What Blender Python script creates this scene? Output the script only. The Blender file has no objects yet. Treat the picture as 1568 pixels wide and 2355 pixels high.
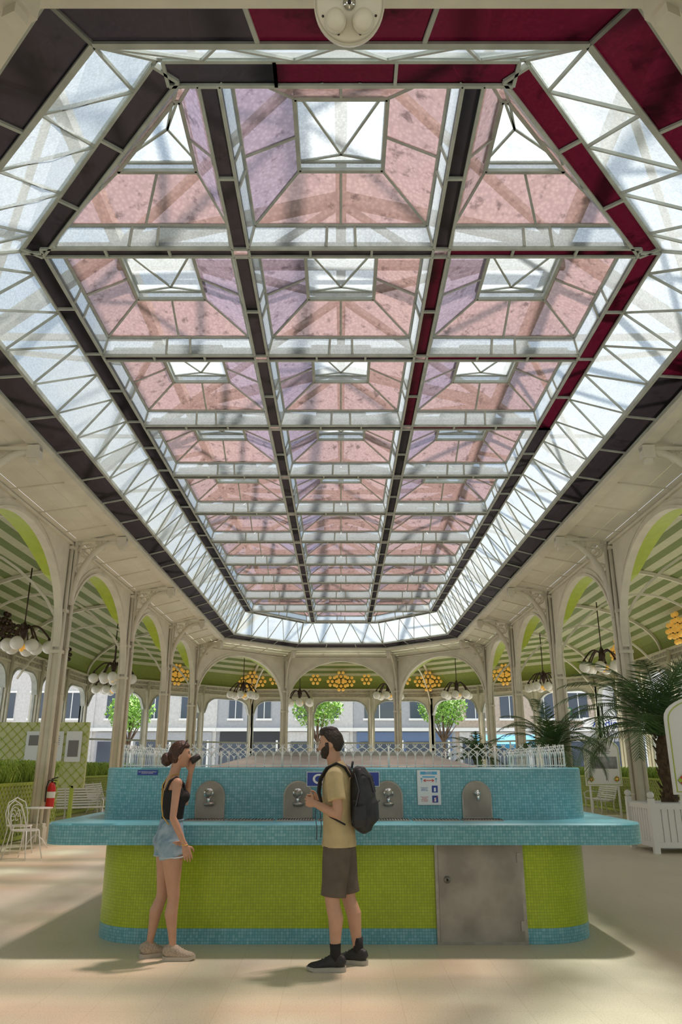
import bpy, math, random
from math import sin, cos, pi, exp, sqrt, radians, atan2, floor
from mathutils import Vector, Matrix
random.seed(7)
SC = bpy.context.scene
SC.view_settings.view_transform = 'Standard'
SC.view_settings.look = 'None'
SC.view_settings.exposure = 0.22

# ------------------------------------------------------------------ materials
def _nm(name):
    m = bpy.data.materials.new(name); m.use_nodes = True
    nt = m.node_tree; nt.nodes.clear()
    return m, nt, nt.nodes.new('ShaderNodeOutputMaterial')

def N(nt, typ, **kw):
    n = nt.nodes.new(typ)
    for k, v in kw.items():
        setattr(n, k, v)
    return n

def c4(c): return (c[0], c[1], c[2], 1)

def M(name, col, rough=.5, metal=0., var=.0, scale=6., bump=0., bscale=80., spec=.5, col2=None, coord='Object', detail=4, emit=0):
    m, nt, out = _nm(name)
    b = N(nt, 'ShaderNodeBsdfPrincipled')
    b.inputs['Roughness'].default_value = rough
    b.inputs['Metallic'].default_value = metal
    b.inputs['Specular IOR Level'].default_value = spec
    b.inputs['Base Color'].default_value = c4(col)
    if emit:
        b.inputs['Emission Color'].default_value = c4(col); b.inputs['Emission Strength'].default_value = emit
    tc = N(nt, 'ShaderNodeTexCoord')
    if var > 0 or col2:
        nz = N(nt, 'ShaderNodeTexNoise'); nz.inputs['Scale'].default_value = scale; nz.inputs['Detail'].default_value = detail
        nt.links.new(tc.outputs[coord], nz.inputs['Vector'])
        r = N(nt, 'ShaderNodeValToRGB')
        a = [max(0, x * (1 - var)) for x in col]
        c = col2 if col2 else [min(1, x * (1 + var)) for x in col]
        r.color_ramp.elements[0].position = .35; r.color_ramp.elements[1].position = .65
        r.color_ramp.elements[0].color = c4(a); r.color_ramp.elements[1].color = c4(c)
        nt.links.new(nz.outputs['Fac'], r.inputs['Fac'])
        nt.links.new(r.outputs['Color'], b.inputs['Base Color'])
    if bump > 0:
        nz2 = N(nt, 'ShaderNodeTexNoise'); nz2.inputs['Scale'].default_value = bscale
        nt.links.new(tc.outputs[coord], nz2.inputs['Vector'])
        bp = N(nt, 'ShaderNodeBump'); bp.inputs['Strength'].default_value = bump; bp.inputs['Distance'].default_value = .01
        nt.links.new(nz2.outputs['Fac'], bp.inputs['Height'])
        nt.links.new(bp.outputs['Normal'], b.inputs['Normal'])
    nt.links.new(b.outputs[0], out.inputs['Surface'])
    return m

def GL(name, col, tcol, ft, spot=0., scale=5., hammer=60., gloss=.04, diff=.12):
    """translucent roof glass: translucent + partly clear"""
    m, nt, out = _nm(name)
    tc = N(nt, 'ShaderNodeTexCoord')
    nz = N(nt, 'ShaderNodeTexNoise'); nz.inputs['Scale'].default_value = scale; nz.inputs['Detail'].default_value = 8
    nz.inputs['Roughness'].default_value = .65
    nt.links.new(tc.outputs['Object'], nz.inputs['Vector'])
    r = N(nt, 'ShaderNodeMapRange')
    r.inputs['From Min'].default_value = .33; r.inputs['From Max'].default_value = .45
    r.inputs['To Min'].default_value = 1 - spot; r.inputs['To Max'].default_value = 1
    nt.links.new(nz.outputs['Fac'], r.inputs['Value'])
    vo = N(nt, 'ShaderNodeTexVoronoi'); vo.inputs['Scale'].default_value = hammer
    nt.links.new(tc.outputs['Object'], vo.inputs['Vector'])
    r2 = N(nt, 'ShaderNodeMapRange'); r2.inputs['From Min'].default_value = 0; r2.inputs['From Max'].default_value = .7
    r2.inputs['To Min'].default_value = 1.10; r2.inputs['To Max'].default_value = .82
    nt.links.new(vo.outputs['Distance'], r2.inputs['Value'])
    mm = N(nt, 'ShaderNodeMath', operation='MULTIPLY'); nt.links.new(r.outputs['Result'], mm.inputs[0]); nt.links.new(r2.outputs['Result'], mm.inputs[1])
    def scaled(c):
        mul = N(nt, 'ShaderNodeVectorMath', operation='SCALE'); mul.inputs[0].default_value = c
        nt.links.new(mm.outputs[0], mul.inputs['Scale']); return mul.outputs[0]
    tl = N(nt, 'ShaderNodeBsdfTranslucent'); nt.links.new(scaled(col), tl.inputs['Color'])
    tp = N(nt, 'ShaderNodeBsdfTransparent'); nt.links.new(scaled(tcol), tp.inputs['Color'])
    mx = N(nt, 'ShaderNodeMixShader'); mx.inputs[0].default_value = ft
    nt.links.new(tl.outputs[0], mx.inputs[1]); nt.links.new(tp.outputs[0], mx.inputs[2])
    df = N(nt, 'ShaderNodeBsdfDiffuse'); df.inputs['Color'].default_value = c4([min(1, x * 1.5) for x in col])
    mx1 = N(nt, 'ShaderNodeMixShader'); mx1.inputs[0].default_value = diff
    nt.links.new(mx.outputs[0], mx1.inputs[1]); nt.links.new(df.outputs[0], mx1.inputs[2])
    gs = N(nt, 'ShaderNodeBsdfGlossy'); gs.inputs['Roughness'].default_value = .25
    mx2 = N(nt, 'ShaderNodeMixShader'); mx2.inputs[0].default_value = gloss
    nt.links.new(mx1.outputs[0], mx2.inputs[1]); nt.links.new(gs.outputs[0], mx2.inputs[2])
    nt.links.new(mx2.outputs[0], out.inputs['Surface'])
    return m

def MOS(name, c1, c2, mortar, size=.025, rough=.3, dirt=.25):
    m, nt, out = _nm(name)
    tc = N(nt, 'ShaderNodeTexCoord')
    br = N(nt, 'ShaderNodeTexBrick'); br.offset = 0; br.squash = 1
    br.inputs['Scale'].default_value = 1
    br.inputs['Brick Width'].default_value = size; br.inputs['Row Height'].default_value = size
    br.inputs['Mortar Size'].default_value = size * .07; br.inputs['Mortar Smooth'].default_value = .2
    br.inputs['Color1'].default_value = c4(c1); br.inputs['Color2'].default_value = c4(c2); br.inputs['Mortar'].default_value = c4(mortar)
    nt.links.new(tc.outputs['UV'], br.inputs['Vector'])
    nz = N(nt, 'ShaderNodeTexNoise'); nz.inputs['Scale'].default_value = 1.6; nz.inputs['Detail'].default_value = 6
    nt.links.new(tc.outputs['Object'], nz.inputs['Vector'])
    mr = N(nt, 'ShaderNodeMapRange'); mr.inputs['From Min'].default_value = .3; mr.inputs['From Max'].default_value = .7
    mr.inputs['To Min'].default_value = 1 - dirt; mr.inputs['To Max'].default_value = 1.1
    nt.links.new(nz.outputs['Fac'], mr.inputs['Value'])
    mul = N(nt, 'ShaderNodeVectorMath', operation='SCALE')
    nt.links.new(br.outputs['Color'], mul.inputs[0]); nt.links.new(mr.outputs['Result'], mul.inputs['Scale'])
    b = N(nt, 'ShaderNodeBsdfPrincipled'); b.inputs['Roughness'].default_value = rough
    nt.links.new(mul.outputs[0], b.inputs['Base Color'])
    bp = N(nt, 'ShaderNodeBump'); bp.inputs['Strength'].default_value = .3; bp.inputs['Distance'].default_value = .002; bp.invert = True
    nt.links.new(br.outputs['Fac'], bp.inputs['Height']); nt.links.new(bp.outputs['Normal'], b.inputs['Normal'])
    nt.links.new(b.outputs[0], out.inputs['Surface'])
    return m

CREAM = M('cream_paint', (.72, .68, .56), .5, var=.06, scale=3)
CREAM2 = M('cream_panel', (.78, .75, .64), .6, var=.05, scale=2)
FRAME = M('roof_frame_paint', (.42, .44, .39), .5, var=.12, scale=5)
WHITE = M('white_paint', (.85, .85, .82), .4)
LIME = M('lime_paint', (.42, .52, .04), .5, var=.06)
SAGE = M('sage_paint', (.16, .22, .05), .6, var=.05)
STRC = M('pale_stripe_paint', (.54, .55, .36), .6, var=.05)
OLIVE = M('olive_wall_paint', (.24, .30, .055), .6, var=.05)
PINK = GL('pink_glass', (.175, .108, .10), (.74, .55, .53), .42, spot=.55, scale=6, hammer=22)
PINK2 = GL('pink_glass_mauve', (.14, .10, .12), (.62, .52, .62), .42, spot=.5, scale=6, hammer=22)
CLEAR = GL('frosted_clear_glass', (.34, .36, .365), (.93, .98, 1), .42, spot=.15, scale=2.5, hammer=40)
REDG = GL('dark_red_glass_sunlit', (.016, .0008, .003), (.20, .01, .025), .09, spot=.9, scale=1.1, hammer=30, gloss=.02, diff=.05)  # dark red glass with the sun coming through painted into its colour
DARKG = GL('dark_red_glass_shaded', (.006, .0045, .005), (.10, .07, .08), .05, spot=.5, scale=2, hammer=30, gloss=.04, diff=.1)  # same red glass, shade painted in as a near-black colour
BLUE_M = MOS('turquoise_mosaic', (.13, .40, .46), (.25, .53, .59), (.08, .25, .29), dirt=.2)
LIME_M = MOS('lime_mosaic', (.37, .49, .011), (.45, .57, .02), (.26, .34, .015), dirt=.18)
STEEL = M('brushed_steel', (.34, .32, .28), .42, .7, var=.15, scale=9)
STEELD = M('dull_steel', (.33, .30, .255), .5, .35, var=.2, scale=3.5, detail=8)
CHROME = M('chrome', (.8, .8, .8), .12, 1)
DARK = M('dark_metal', (.03, .025, .022), .5)
BRONZE = M('dark_bronze', (.06, .035, .025), .4, .4)
GLOBE = M('opal_glass', (.88, .87, .82), .2)
GOLD = M('gold_glass', (.90, .52, .10), .3, .2, emit=.2)
RED = M('red_enamel', (.62, .02, .02), .3)
BLUE_S = M('blue_enamel', (.01, .045, .32), .3)
PAPER = M('paper', (.80, .85, .87), .5)
GREENS = M('green_sign', (.01, .38, .17), .4)
GRASS = M('grass_blades', (.26, .42, .05), .6, var=.3, scale=3)
GRASSL = M('grass_blades_light', (.50, .64, .12), .6, var=.2, scale=3)
LEAF = M('palm_leaf', (.06, .13, .035), .5, var=.3, scale=3)
TRUNK = M('palm_trunk', (.10, .065, .035), .9, var=.3, scale=14, bump=.6, bscale=30)
LATT = M('lattice_paint', (.46, .56, .08), .5)
DADO = M('dado_panel', (.50, .55, .28), .7)
HEDGEBG = M('planter_backing', (.60, .64, .36), .8)
SOIL = M('soil', (.04, .03, .02), .9)
TREEL = M('tree_leaves', (.17, .34, .04), .6, var=.35, scale=1.5)

def floor_mat():
    m, nt, out = _nm('terrazzo_floor')
    tc = N(nt, 'ShaderNodeTexCoord')
    n1 = N(nt, 'ShaderNodeTexNoise'); n1.inputs['Scale'].default_value = 90; n1.inputs['Detail'].default_value = 2
    n2 = N(nt, 'ShaderNodeTexNoise'); n2.inputs['Scale'].default_value = .55; n2.inputs['Detail'].default_value = 6
    nt.links.new(tc.outputs['Object'], n1.inputs['Vector']); nt.links.new(tc.outputs['Object'], n2.inputs['Vector'])
    r1 = N(nt, 'ShaderNodeValToRGB')
    r1.color_ramp.elements[0].position = .32; r1.color_ramp.elements[0].color = (.60, .52, .37, 1)
    r1.color_ramp.elements[1].position = .5; r1.color_ramp.elements[1].color = (.73, .65, .48, 1)
    nt.links.new(n1.outputs['Fac'], r1.inputs['Fac'])
    mr = N(nt, 'ShaderNodeMapRange'); mr.inputs['From Min'].default_value = .3; mr.inputs['From Max'].default_value = .7
    mr.inputs['To Min'].default_value = .92; mr.inputs['To Max'].default_value = 1.05
    nt.links.new(n2.outputs['Fac'], mr.inputs['Value'])
    br = N(nt, 'ShaderNodeTexBrick'); br.offset = 0
    br.inputs['Scale'].default_value = 1; br.inputs['Brick Width'].default_value = .4; br.inputs['Row Height'].default_value = .4
    br.inputs['Mortar Size'].default_value = .0025
    br.inputs['Color1'].default_value = (1, 1, 1, 1); br.inputs['Color2'].default_value = (.97, .97, .965, 1); br.inputs['Mortar'].default_value = (.86, .84, .80, 1)
    nt.links.new(tc.outputs['Object'], br.inputs['Vector'])
    mu = N(nt, 'ShaderNodeVectorMath', operation='SCALE'); nt.links.new(r1.outputs['Color'], mu.inputs[0]); nt.links.new(mr.outputs['Result'], mu.inputs['Scale'])
    mu2 = N(nt, 'ShaderNodeVectorMath', operation='MULTIPLY'); nt.links.new(mu.outputs[0], mu2.inputs[0]); nt.links.new(br.outputs['Color'], mu2.inputs[1])
    b = N(nt, 'ShaderNodeBsdfPrincipled'); b.inputs['Roughness'].default_value = .38
    nt.links.new(mu2.outputs[0], b.inputs['Base Color']); nt.links.new(b.outputs[0], out.inputs['Surface'])
    return m
FLOORM = floor_mat()

# ------------------------------------------------------------------ mesh builder
def V(*a): return Vector(a)

class MB:
    def __init__(s, name, mats, parent=None):
        s.name = name; s.mats = mats; s.parent = parent
        s.v = []; s.f = []; s.m = []; s.s = []; s.uv = []
    def face(s, pts, mi=0, sm=False, uv=None):
        i = len(s.v); s.v.extend([tuple(p) for p in pts]); s.f.append(tuple(range(i, i + len(pts))))
        s.m.append(mi); s.s.append(sm); s.uv.append(uv)
    def faces(s, verts, faces, mi=0, sm=False):
        i = len(s.v); s.v.extend([tuple(p) for p in verts])
        for f in faces:
            s.f.append(tuple(i + k for k in f)); s.m.append(mi); s.s.append(sm); s.uv.append(None)
    def box(s, c, size, mi=0, mat=None):
        x, y, z = size[0] / 2, size[1] / 2, size[2] / 2
        vs = [Vector((a, b, d)) for d in (-z, z) for a, b in ((-x, -y), (x, -y), (x, y), (-x, y))]
        if mat is not None: vs = [mat @ p for p in vs]
        vs = [p + Vector(c) for p in vs]
        s.faces(vs, [(3, 2, 1, 0), (4, 5, 6, 7), (0, 1, 5, 4), (1, 2, 6, 5), (2, 3, 7, 6), (3, 0, 4, 7)], mi)
    def bar(s, a, b, w, h, mi=0, up=(0, 0, 1)):
        a = Vector(a); b = Vector(b); t = (b - a)
        if t.length < 1e-6: return
        t.normalize(); up = Vector(up)
        sd = t.cross(up)
        if sd.length < 1e-3: sd = t.cross(Vector((1, 0, 0)))
        sd.normalize(); u = sd.cross(t).normalized()
        vs = []
        for p in (a, b):
            for q in ((-1, -1), (1, -1), (1, 1), (-1, 1)):
                vs.append(p + sd * (q[0] * w / 2) + u * (q[1] * h / 2))
        s.faces(vs, [(0, 1, 2, 3), (7, 6, 5, 4), (4, 5, 1, 0), (5, 6, 2, 1), (6, 7, 3, 2), (7, 4, 0, 3)], mi)
    def tube(s, pts, rad, mi=0, n=8, ref=None, closed=False, sm=True, cap=True):
        pts = [Vector(p) for p in pts]; k = len(pts)
        if not isinstance(rad, (list, tuple)): rad = [rad] * k
        ref = Vector(ref) if ref else None
        vs = []; prevA = None
        for i, p in enumerate(pts):
            if closed: t = pts[(i + 1) % k] - pts[i - 1]
            else: t = pts[min(i + 1, k - 1)] - pts[max(i - 1, 0)]
            if t.length < 1e-9: t = Vector((0, 0, 1))
            t.normalize()
            if ref is not None: A = ref - t * ref.dot(t)
            elif prevA is not None: A = prevA - t * prevA.dot(t)
            else:
                q = Vector((0, 0, 1)) if abs(t.z) < .9 else Vector((1, 0, 0)); A = q - t * q.dot(t)
            if A.length < 1e-6: A = t.orthogonal()
            A.normalize(); prevA = A; B = t.cross(A)
            r = rad[i]; ra, rb = (r if isinstance(r, (list, tuple)) else (r, r))
            for j in range(n):
                an = 2 * pi * j / n
                vs.append(p + A * (ra * cos(an)) + B * (rb * sin(an)))
        fs = []
        kk = k if closed else k - 1
        for i in range(kk):
            i2 = (i + 1) % k
            for j in range(n):
                j2 = (j + 1) % n
                fs.append((i * n + j, i * n + j2, i2 * n + j2, i2 * n + j))
        if cap and not closed:
            fs.append(tuple(range(n - 1, -1, -1))); fs.append(tuple((k - 1) * n + j for j in range(n)))
        s.faces(vs, fs, mi, sm)
    def ball(s, c, r, mi=0, nu=12, nv=8, sc=(1, 1, 1), fn=None, mat=None):
        vs = []; fs = []
        c = Vector(c)
        def P(x, y, z):
            q = Vector(fn(x, y, z)) if fn else Vector((x * r * sc[0], y * r * sc[1], z * r * sc[2]))
            if mat is not None: q = mat @ q
            return c + q
        vs.append(P(0, 0, 1))
        for i in range(1, nv):
            th = pi * i / nv
            for j in range(nu):
                ph = 2 * pi * j / nu
                vs.append(P(sin(th) * cos(ph), sin(th) * sin(ph), cos(th)))
        vs.append(P(0, 0, -1))
        for j in range(nu): fs.append((0, 1 + j, 1 + (j + 1) % nu))
        for i in range(nv - 2):
            for j in range(nu):
                a = 1 + i * nu + j; b = 1 + i * nu + (j + 1) % nu
                fs.append((a, a + nu, b + nu, b))
        L = len(vs) - 1; base = 1 + (nv - 2) * nu
        for j in range(nu): fs.append((L, base + (j + 1) % nu, base + j))
        s.faces(vs, fs, mi, True)
    def wall(s, loop, z0, z1, mi=0, closed=True, sm=False, u0=0):
        u = u0; k = len(loop)
        for i in range(k if closed else k - 1):
            a = loop[i]; b = loop[(i + 1) % k]
            l = sqrt((a[0] - b[0]) ** 2 + (a[1] - b[1]) ** 2)
            s.face([(a[0], a[1], z0), (b[0], b[1], z0), (b[0], b[1], z1), (a[0], a[1], z1)], mi, sm, [(u, z0), (u + l, z0), (u + l, z1), (u, z1)])
            u += l
    def cap(s, loop, z, mi=0, flip=False):
        pts = [(a[0], a[1], z) for a in loop]
        if flip: pts = pts[::-1]
        s.face(pts, mi, False, [(p[0], p[1]) for p in pts])
    def done(s, loc=None, rot=None):
        me = bpy.data.meshes.new(s.name)
        me.from_pydata(s.v, [], s.f)
        for m in s.mats: me.materials.append(m)
        me.polygons.foreach_set('material_index', s.m)
        me.polygons.foreach_set('use_smooth', s.s)
        if any(u is not None for u in s.uv):
            ul = me.uv_layers.new(name='UVMap')
            for p, u in zip(me.polygons, s.uv):
                if u:
                    for li, q in zip(p.loop_indices, u): ul.data[li].uv = q
        me.update()
        o = bpy.data.objects.new(s.name, me); SC.collection.objects.link(o)
        if s.parent: o.parent = s.parent
        if loc: o.location = loc
        if rot is not None: o.rotation_euler = rot
        return o

def inst(o, name, loc, rz=0, sc=1, parent=None):
    n = bpy.data.objects.new(name, o.data); SC.collection.objects.link(n)
    n.location = loc; n.rotation_euler = (0, 0, rz); n.scale = (sc, sc, sc)
    if parent: n.parent = parent
    return n

def empty(name, loc=(0, 0, 0), rz=0):
    e = bpy.data.objects.new(name, None); SC.collection.objects.link(e)
    e.location = loc; e.rotation_euler = (0, 0, rz); e.empty_display_size = .2
    return e

def text(s, size, loc, mat, parent=None, rot=(pi / 2, 0, 0), name='lettering', align='CENTER', ext=.0015, sx=1, off=0):
    cu = bpy.data.curves.new(name, 'FONT'); cu.body = s; cu.size = size; cu.align_x = align; cu.align_y = 'CENTER'; cu.extrude = ext
    cu.space_line = .9; cu.offset = off
    o = bpy.data.objects.new(name, cu); SC.collection.objects.link(o); o.location = loc; o.rotation_euler = rot; o.scale = (sx, 1, 1)
    cu.materials.append(mat)
    if parent: o.parent = parent
    return o

def rrect(cx, cy, hx, hy, r, n=10):
    pts = []
    for qx, qy, a0 in ((1, -1, -pi / 2), (1, 1, 0), (-1, 1, pi / 2), (-1, -1, pi)):
        for i in range(n + 1):
            a = a0 + pi / 2 * i / n
            pts.append((cx + qx * (hx - r) + r * cos(a), cy + qy * (hy - r) + r * sin(a)))
    return pts

# ------------------------------------------------------------------ plan geometry
def poly(d):
    a = 4.48 + d; w = 1.9 + .414 * d; yn = 4.38 - d; yf = 34.5 + d; c = a - w
    return [(-w, yn), (-a, yn + c), (-a, yf - c), (-w, yf), (w, yf), (a, yf - c), (a, yn + c), (w, yn)]

def ring(mb, d0, z0, d1, z1, mi, n=1):
    P = poly(d0); Q = poly(d1)
    for i in range(8):
        j = (i + 1) % 8
        mb.face([(P[i][0], P[i][1], z0), (P[j][0], P[j][1], z0), (Q[j][0], Q[j][1], z1), (Q[i][0], Q[i][1], z1)], mi)

ZG = 6.74; ZI = 7.49
mb = MB('floor', [FLOORM]); mb.cap(poly(7.1), 0, 0, True); mb.wall(poly(7.1), -.1, 0, 0); mb.done()
ASPH = M('asphalt', (.30, .29, .28), .9, var=.15, scale=2)
mb = MB('ground', [ASPH]); mb.face([(-90, -60, -.1), (90, -60, -.1), (90, 120, -.1), (-90, 120, -.1)]); mb.done()

# ---- skylight
sky = empty('skylight')
X1, X2 = 1.23, 3.8; Y0 = 5.30; ST = 2.55; NR = 11
YL = [Y0 + ST * i for i in range(NR + 1)]
inner = [(-1.6, YL[0]), (-X2, YL[1]), (-X2, YL[NR - 1]), (-1.6, YL[NR]), (1.6, YL[NR]), (X2, YL[NR - 1]), (X2, YL[1]), (1.6, YL[0])]
mb = MB('coffer_glazing', [FRAME, PINK, CLEAR, PINK2], sky)
def coffer(P, mi=1):
    C = Vector((sum(p[0] for p in P) / len(P), sum(p[1] for p in P) / len(P), 0))
    def R(f, z): return [Vector((C.x + (p[0] - C.x) * f, C.y + (p[1] - C.y) * f, z)) for p in P]
    r0 = R(1, ZI); r1 = R(.94, ZI + .25); r2 = R(.43, ZI + .53); r3 = R(.43, ZI + .66)
    k = len(P)
    tri = False
    for i in range(k):
        j = (i + 1) % k
        short = math.dist(P[i], P[j]) < .4
        tri = tri or short
        mb.face([r0[i], r0[j], r1[j], r1[i]], 2)
        mb.face([r1[i], r1[j], r2[j], r2[i]], mi if i != 3 else (3 if random.random() < .6 else mi))
        mb.face([r2[i], r2[j], r3[j], r3[i]], 2)
        for a, b, w in ((r1[i], r1[j], .04), (r2[i], r2[j], .045), (r3[i], r3[j], .035), (r0[i], r1[i], .03), (r1[i], r2[i], .03)):
            mb.bar(a, b, w, w, 0)
        if short: continue
        mb.bar((r1[i] + r1[j]) / 2, (r2[i] + r2[j]) / 2, .028, .028, 0)
        for f in (.42, .58):
            mb.bar(r0[i].lerp(r0[j], f), r1[i].lerp(r1[j], f), .03, .03, 0)
    mb.face([r3[i] for i in range(k)], 2)
    if not tri:
        m = (r3[2] + r3[3]) / 2; m = m.lerp(C + V(0, 0, m.z), .22)
    else:
        m = C + V(0, 0, r3[0].z)
    for q in r3: mb.bar(q, m, .026, .026, 0)
g = .11
for n in range(NR):
    y0, y1 = YL[n] + g, YL[n + 1] - g
    coffer([(-X1 + g, y0), (X1 - g, y0), (X1 - g, y1), (-X1 + g, y1)], mi=1)
    for s in (-1, 1):
        if n == 0:
            P = [(s * (X1 + g), y0 + .05), (s * 1.50, y0 + .05), (s * 3.48, y1), (s * (X1 + g), y1)]
        elif n == NR - 1:
            P = [(s * (X1 + g), y0), (s * 3.48, y0), (s * 1.50, y1 - .05), (s * (X1 + g), y1 - .05)]
        else:
            P = [(s * (X1 + g), y0), (s * (X2 - g - .04), y0), (s * (X2 - g - .04), y1), (s * (X1 + g), y1)]
        coffer(P)
mb.done()

mb = MB('dark_glass_beams', [FRAME, DARKG, REDG, PINK], sky)
def beam(a, b, w, mi=1, nb=3, z=ZI):
    a = Vector((a[0], a[1], z)); b = Vector((b[0], b[1], z)); t = (b - a).normalized(); sd = Vector((-t.y, t.x, 0))
    mb.face([a + sd * w / 2, b + sd * w / 2, b - sd * w / 2, a - sd * w / 2], mi)
    for q in (-1, 1):
        mb.bar(a + sd * (q * w / 2) + V(0, 0, .02), b + sd * (q * w / 2) + V(0, 0, .02), .032, .10, 0)
    for i in range(nb + 1):
        p = a.lerp(b, i / nb); mb.bar(p + sd * w / 2, p - sd * w / 2, .03, .07, 0)
for n in range(1, NR):
    xs = [-X2, -X1, X1, X2]
    for i in range(3): beam((xs[i] + (.1 if i else .13), YL[n]), (xs[i + 1] - (.1 if i < 2 else .13), YL[n]), .15, 2 if (i == 2 and n < 4) else 1, 3)
for n in range(NR):
    o0 = .13 if n == 0 else .075
    for x in (-X1, X1):
        beam((x, YL[n] + o0), (x, YL[n + 1] - .075), .19, 2 if (x > 0 and n in (1, 2)) else 1, 2)
        if n: mb.face([(x - .095, YL[n] - .075, ZI), (x + .095, YL[n] - .075, ZI), (x + .095, YL[n] + .075, ZI), (x - .095, YL[n] + .075, ZI)], 3)
for i in range(8):
    j = (i + 1) % 8; a = inner[i]; b = inner[j]; L = math.dist(a, b)
    if i == 5:
        beam(a, (X2, 13.0), .26, 1, 15); beam((X2, 13.0), b, .26, 2, 4)
    elif i == 7:
        beam(a, (-.6, YL[0]), .26, 2, 2); beam((-.6, YL[0]), b, .26, 1, 1)
    else: beam(a, b, .26, 2 if i == 6 else 1, max(3, int(L / 1.15)))
Pa = poly(0); Pb = poly(.45)
for i in range(8):
    j = (i + 1) % 8
    A0, A1 = V(*Pa[i], ZG), V(*Pa[j], ZG); B0, B1 = V(*Pb[i], ZG - .12), V(*Pb[j], ZG - .12)
    L = (A1 - A0).length; nb = max(3, int(L / 1.25))
    for k in range(nb):
        f0, f1 = k / nb, (k + 1) / nb
        red = i == 6 or (i == 7 and k < nb * .6) or (i == 5 and k > nb - 3)
        mb.face([A0.lerp(A1, f0), A0.lerp(A1, f1), B0.lerp(B1, f1), B0.lerp(B1, f0)], 2 if red else 1)
    mb.bar(A0, A1, .05, .07, 0); mb.bar(B0, B1, .04, .07, 0)
    for k in range(nb + 1):
        mb.bar(A0.lerp(A1, k / nb), B0.lerp(B1, k / nb), .035, .05, 0)
mb.done()

mb = MB('sloped_glass_band', [FRAME, CLEAR], sky)
for i in range(8):
    j = (i + 1) % 8
    A0, A1 = V(*Pa[i], ZG), V(*Pa[j], ZG)
    def pushed(p):
        return V(p[0] * (1 + .14 / 3.8), p[1] + (-.13 if p[1] < 15 and abs(p[0]) < 2 else (.13 if p[1] > 25 and abs(p[0]) < 2 else 0)), ZI + .02)
    B0, B1 = pushed(inner[i]), pushed(inner[j])
    mb.face([A0, A1, B1, B0], 1)
    nb = max(3, int(round((A1 - A0).length / .95)))
    for k in range(nb):
        a = A0.lerp(A1, k / nb); a2 = A0.lerp(A1, (k + 1) / nb); b = B0.lerp(B1, (k + .5) / nb)
        mb.bar(a - V(0, 0, .02), b - V(0, 0, .02), .024, .03, 0); mb.bar(b - V(0, 0, .02), a2 - V(0, 0, .02), .024, .03, 0)
    mb.bar(A0, B0, .045, .05, 0); mb.bar(B0, B1, .04, .05, 0)
mb.done()

# roof trusses over the skylight (they shade the glass)
mb = MB('roof_truss', [M('truss_paint', (.5, .48, .42), .6)])
for x in (-3.3, 3.3): mb.bar((x, 3.5, 8.85), (x, 35.2, 8.85), .16, .2)
mb.bar((0, 3.5, 9.7), (0, 35.2, 9.7), .16, .24)
for x in (-1.7, 1.7): mb.bar((x, 3.5, 9.25), (x, 35.2, 9.25), .09, .14)
for i in range(7):
    y = 4.2 + 5.28 * i
    for s in (-1, 1):
        mb.bar((s * 5.2, y, 7.2), (s * 3.3, y, 8.85), .13, .2); mb.bar((s * 3.3, y, 8.85), (0, y, 9.7), .13, .2)
        mb.bar((s * 3.3, y, 8.85), (s * 1.6, y, 8.3), .07, .1); mb.bar((s * 1.6, y, 8.35), (0, y, 9.6), .07, .1)
        if i < 6:
            mb.bar((s * 5.2, y, 7.3), (s * 3.3, y + 2.6, 8.85), .09, .09); mb.bar((s * 5.2, y + 5.28, 7.3), (s * 3.3, y + 2.6, 8.85), .09, .09)
            mb.bar((s * 3.3, y, 8.85), (0, y + 2.6, 9.7), .09, .12); mb.bar((0, y + 2.6, 9.7), (s * 3.3, y + 5.28, 8.85), .09, .12)
    mb.bar((-3.3, y, 8.5), (3.3, y, 8.5), .09, .12)
for s in (-1, 1):
    mb.bar((s * 5.2, 3, 7.2), (s * 5.2, 35.5, 7.2), .12, .16)
    for k in range(10): mb.bar((s * 5.2, 4 + k * 3.2, 7.6), (s * 3.9, 5.6 + k * 3.2, 8.3), .07, .07)
mb.done()

# ---- cream cornice / soffit around opening
mb = MB('ceiling_cornice', [CREAM, CREAM2])
ring(mb, .45, 6.62, .47, 6.50, 0); ring(mb, .47, 6.50, .66, 6.48, 0)
ring(mb, .66, 6.48, .70, 6.56, 0)
for k in range(4):
    d0 = .70 + k * .28; d1 = d0 + .27
    z0 = 6.56 - .06 * k; z1 = z0 - .055
    ring(mb, d0, z0, d1, z1, 1); ring(mb, d1, z1, d1 + .01, z1 - .0, 0)
ring(mb, .46, 6.9, 1.95, 6.75, 1)
P1, P2 = poly(.7), poly(1.8)
for i in range(8):
    j = (i + 1) % 8; L = math.dist(P1[i], P1[j]); nb = max(3, int(L / 1.32))
    for k in range(nb + 1):
        f = k / nb
        a = V(*P1[i], 6.55).lerp(V(*P1[j], 6.55), f); b = V(*P2[i], 6.32).lerp(V(*P2[j], 6.32), f)
        mb.bar(a, b, .03, .03, 0)
mb.done()

# ---- columns
PC = poly(1.75)
def lerp2(a, b, f): return (a[0] + (b[0] - a[0]) * f, a[1] + (b[1] - a[1]) * f)
loop = []
for i in range(8):
    j = (i + 1) % 8; loop.append((PC[i], i))
    if i in (1, 5):
        for k in range(1, 5): loop.append((lerp2(PC[i], PC[j], k / 5), None))
Pt = poly(.62)

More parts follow.
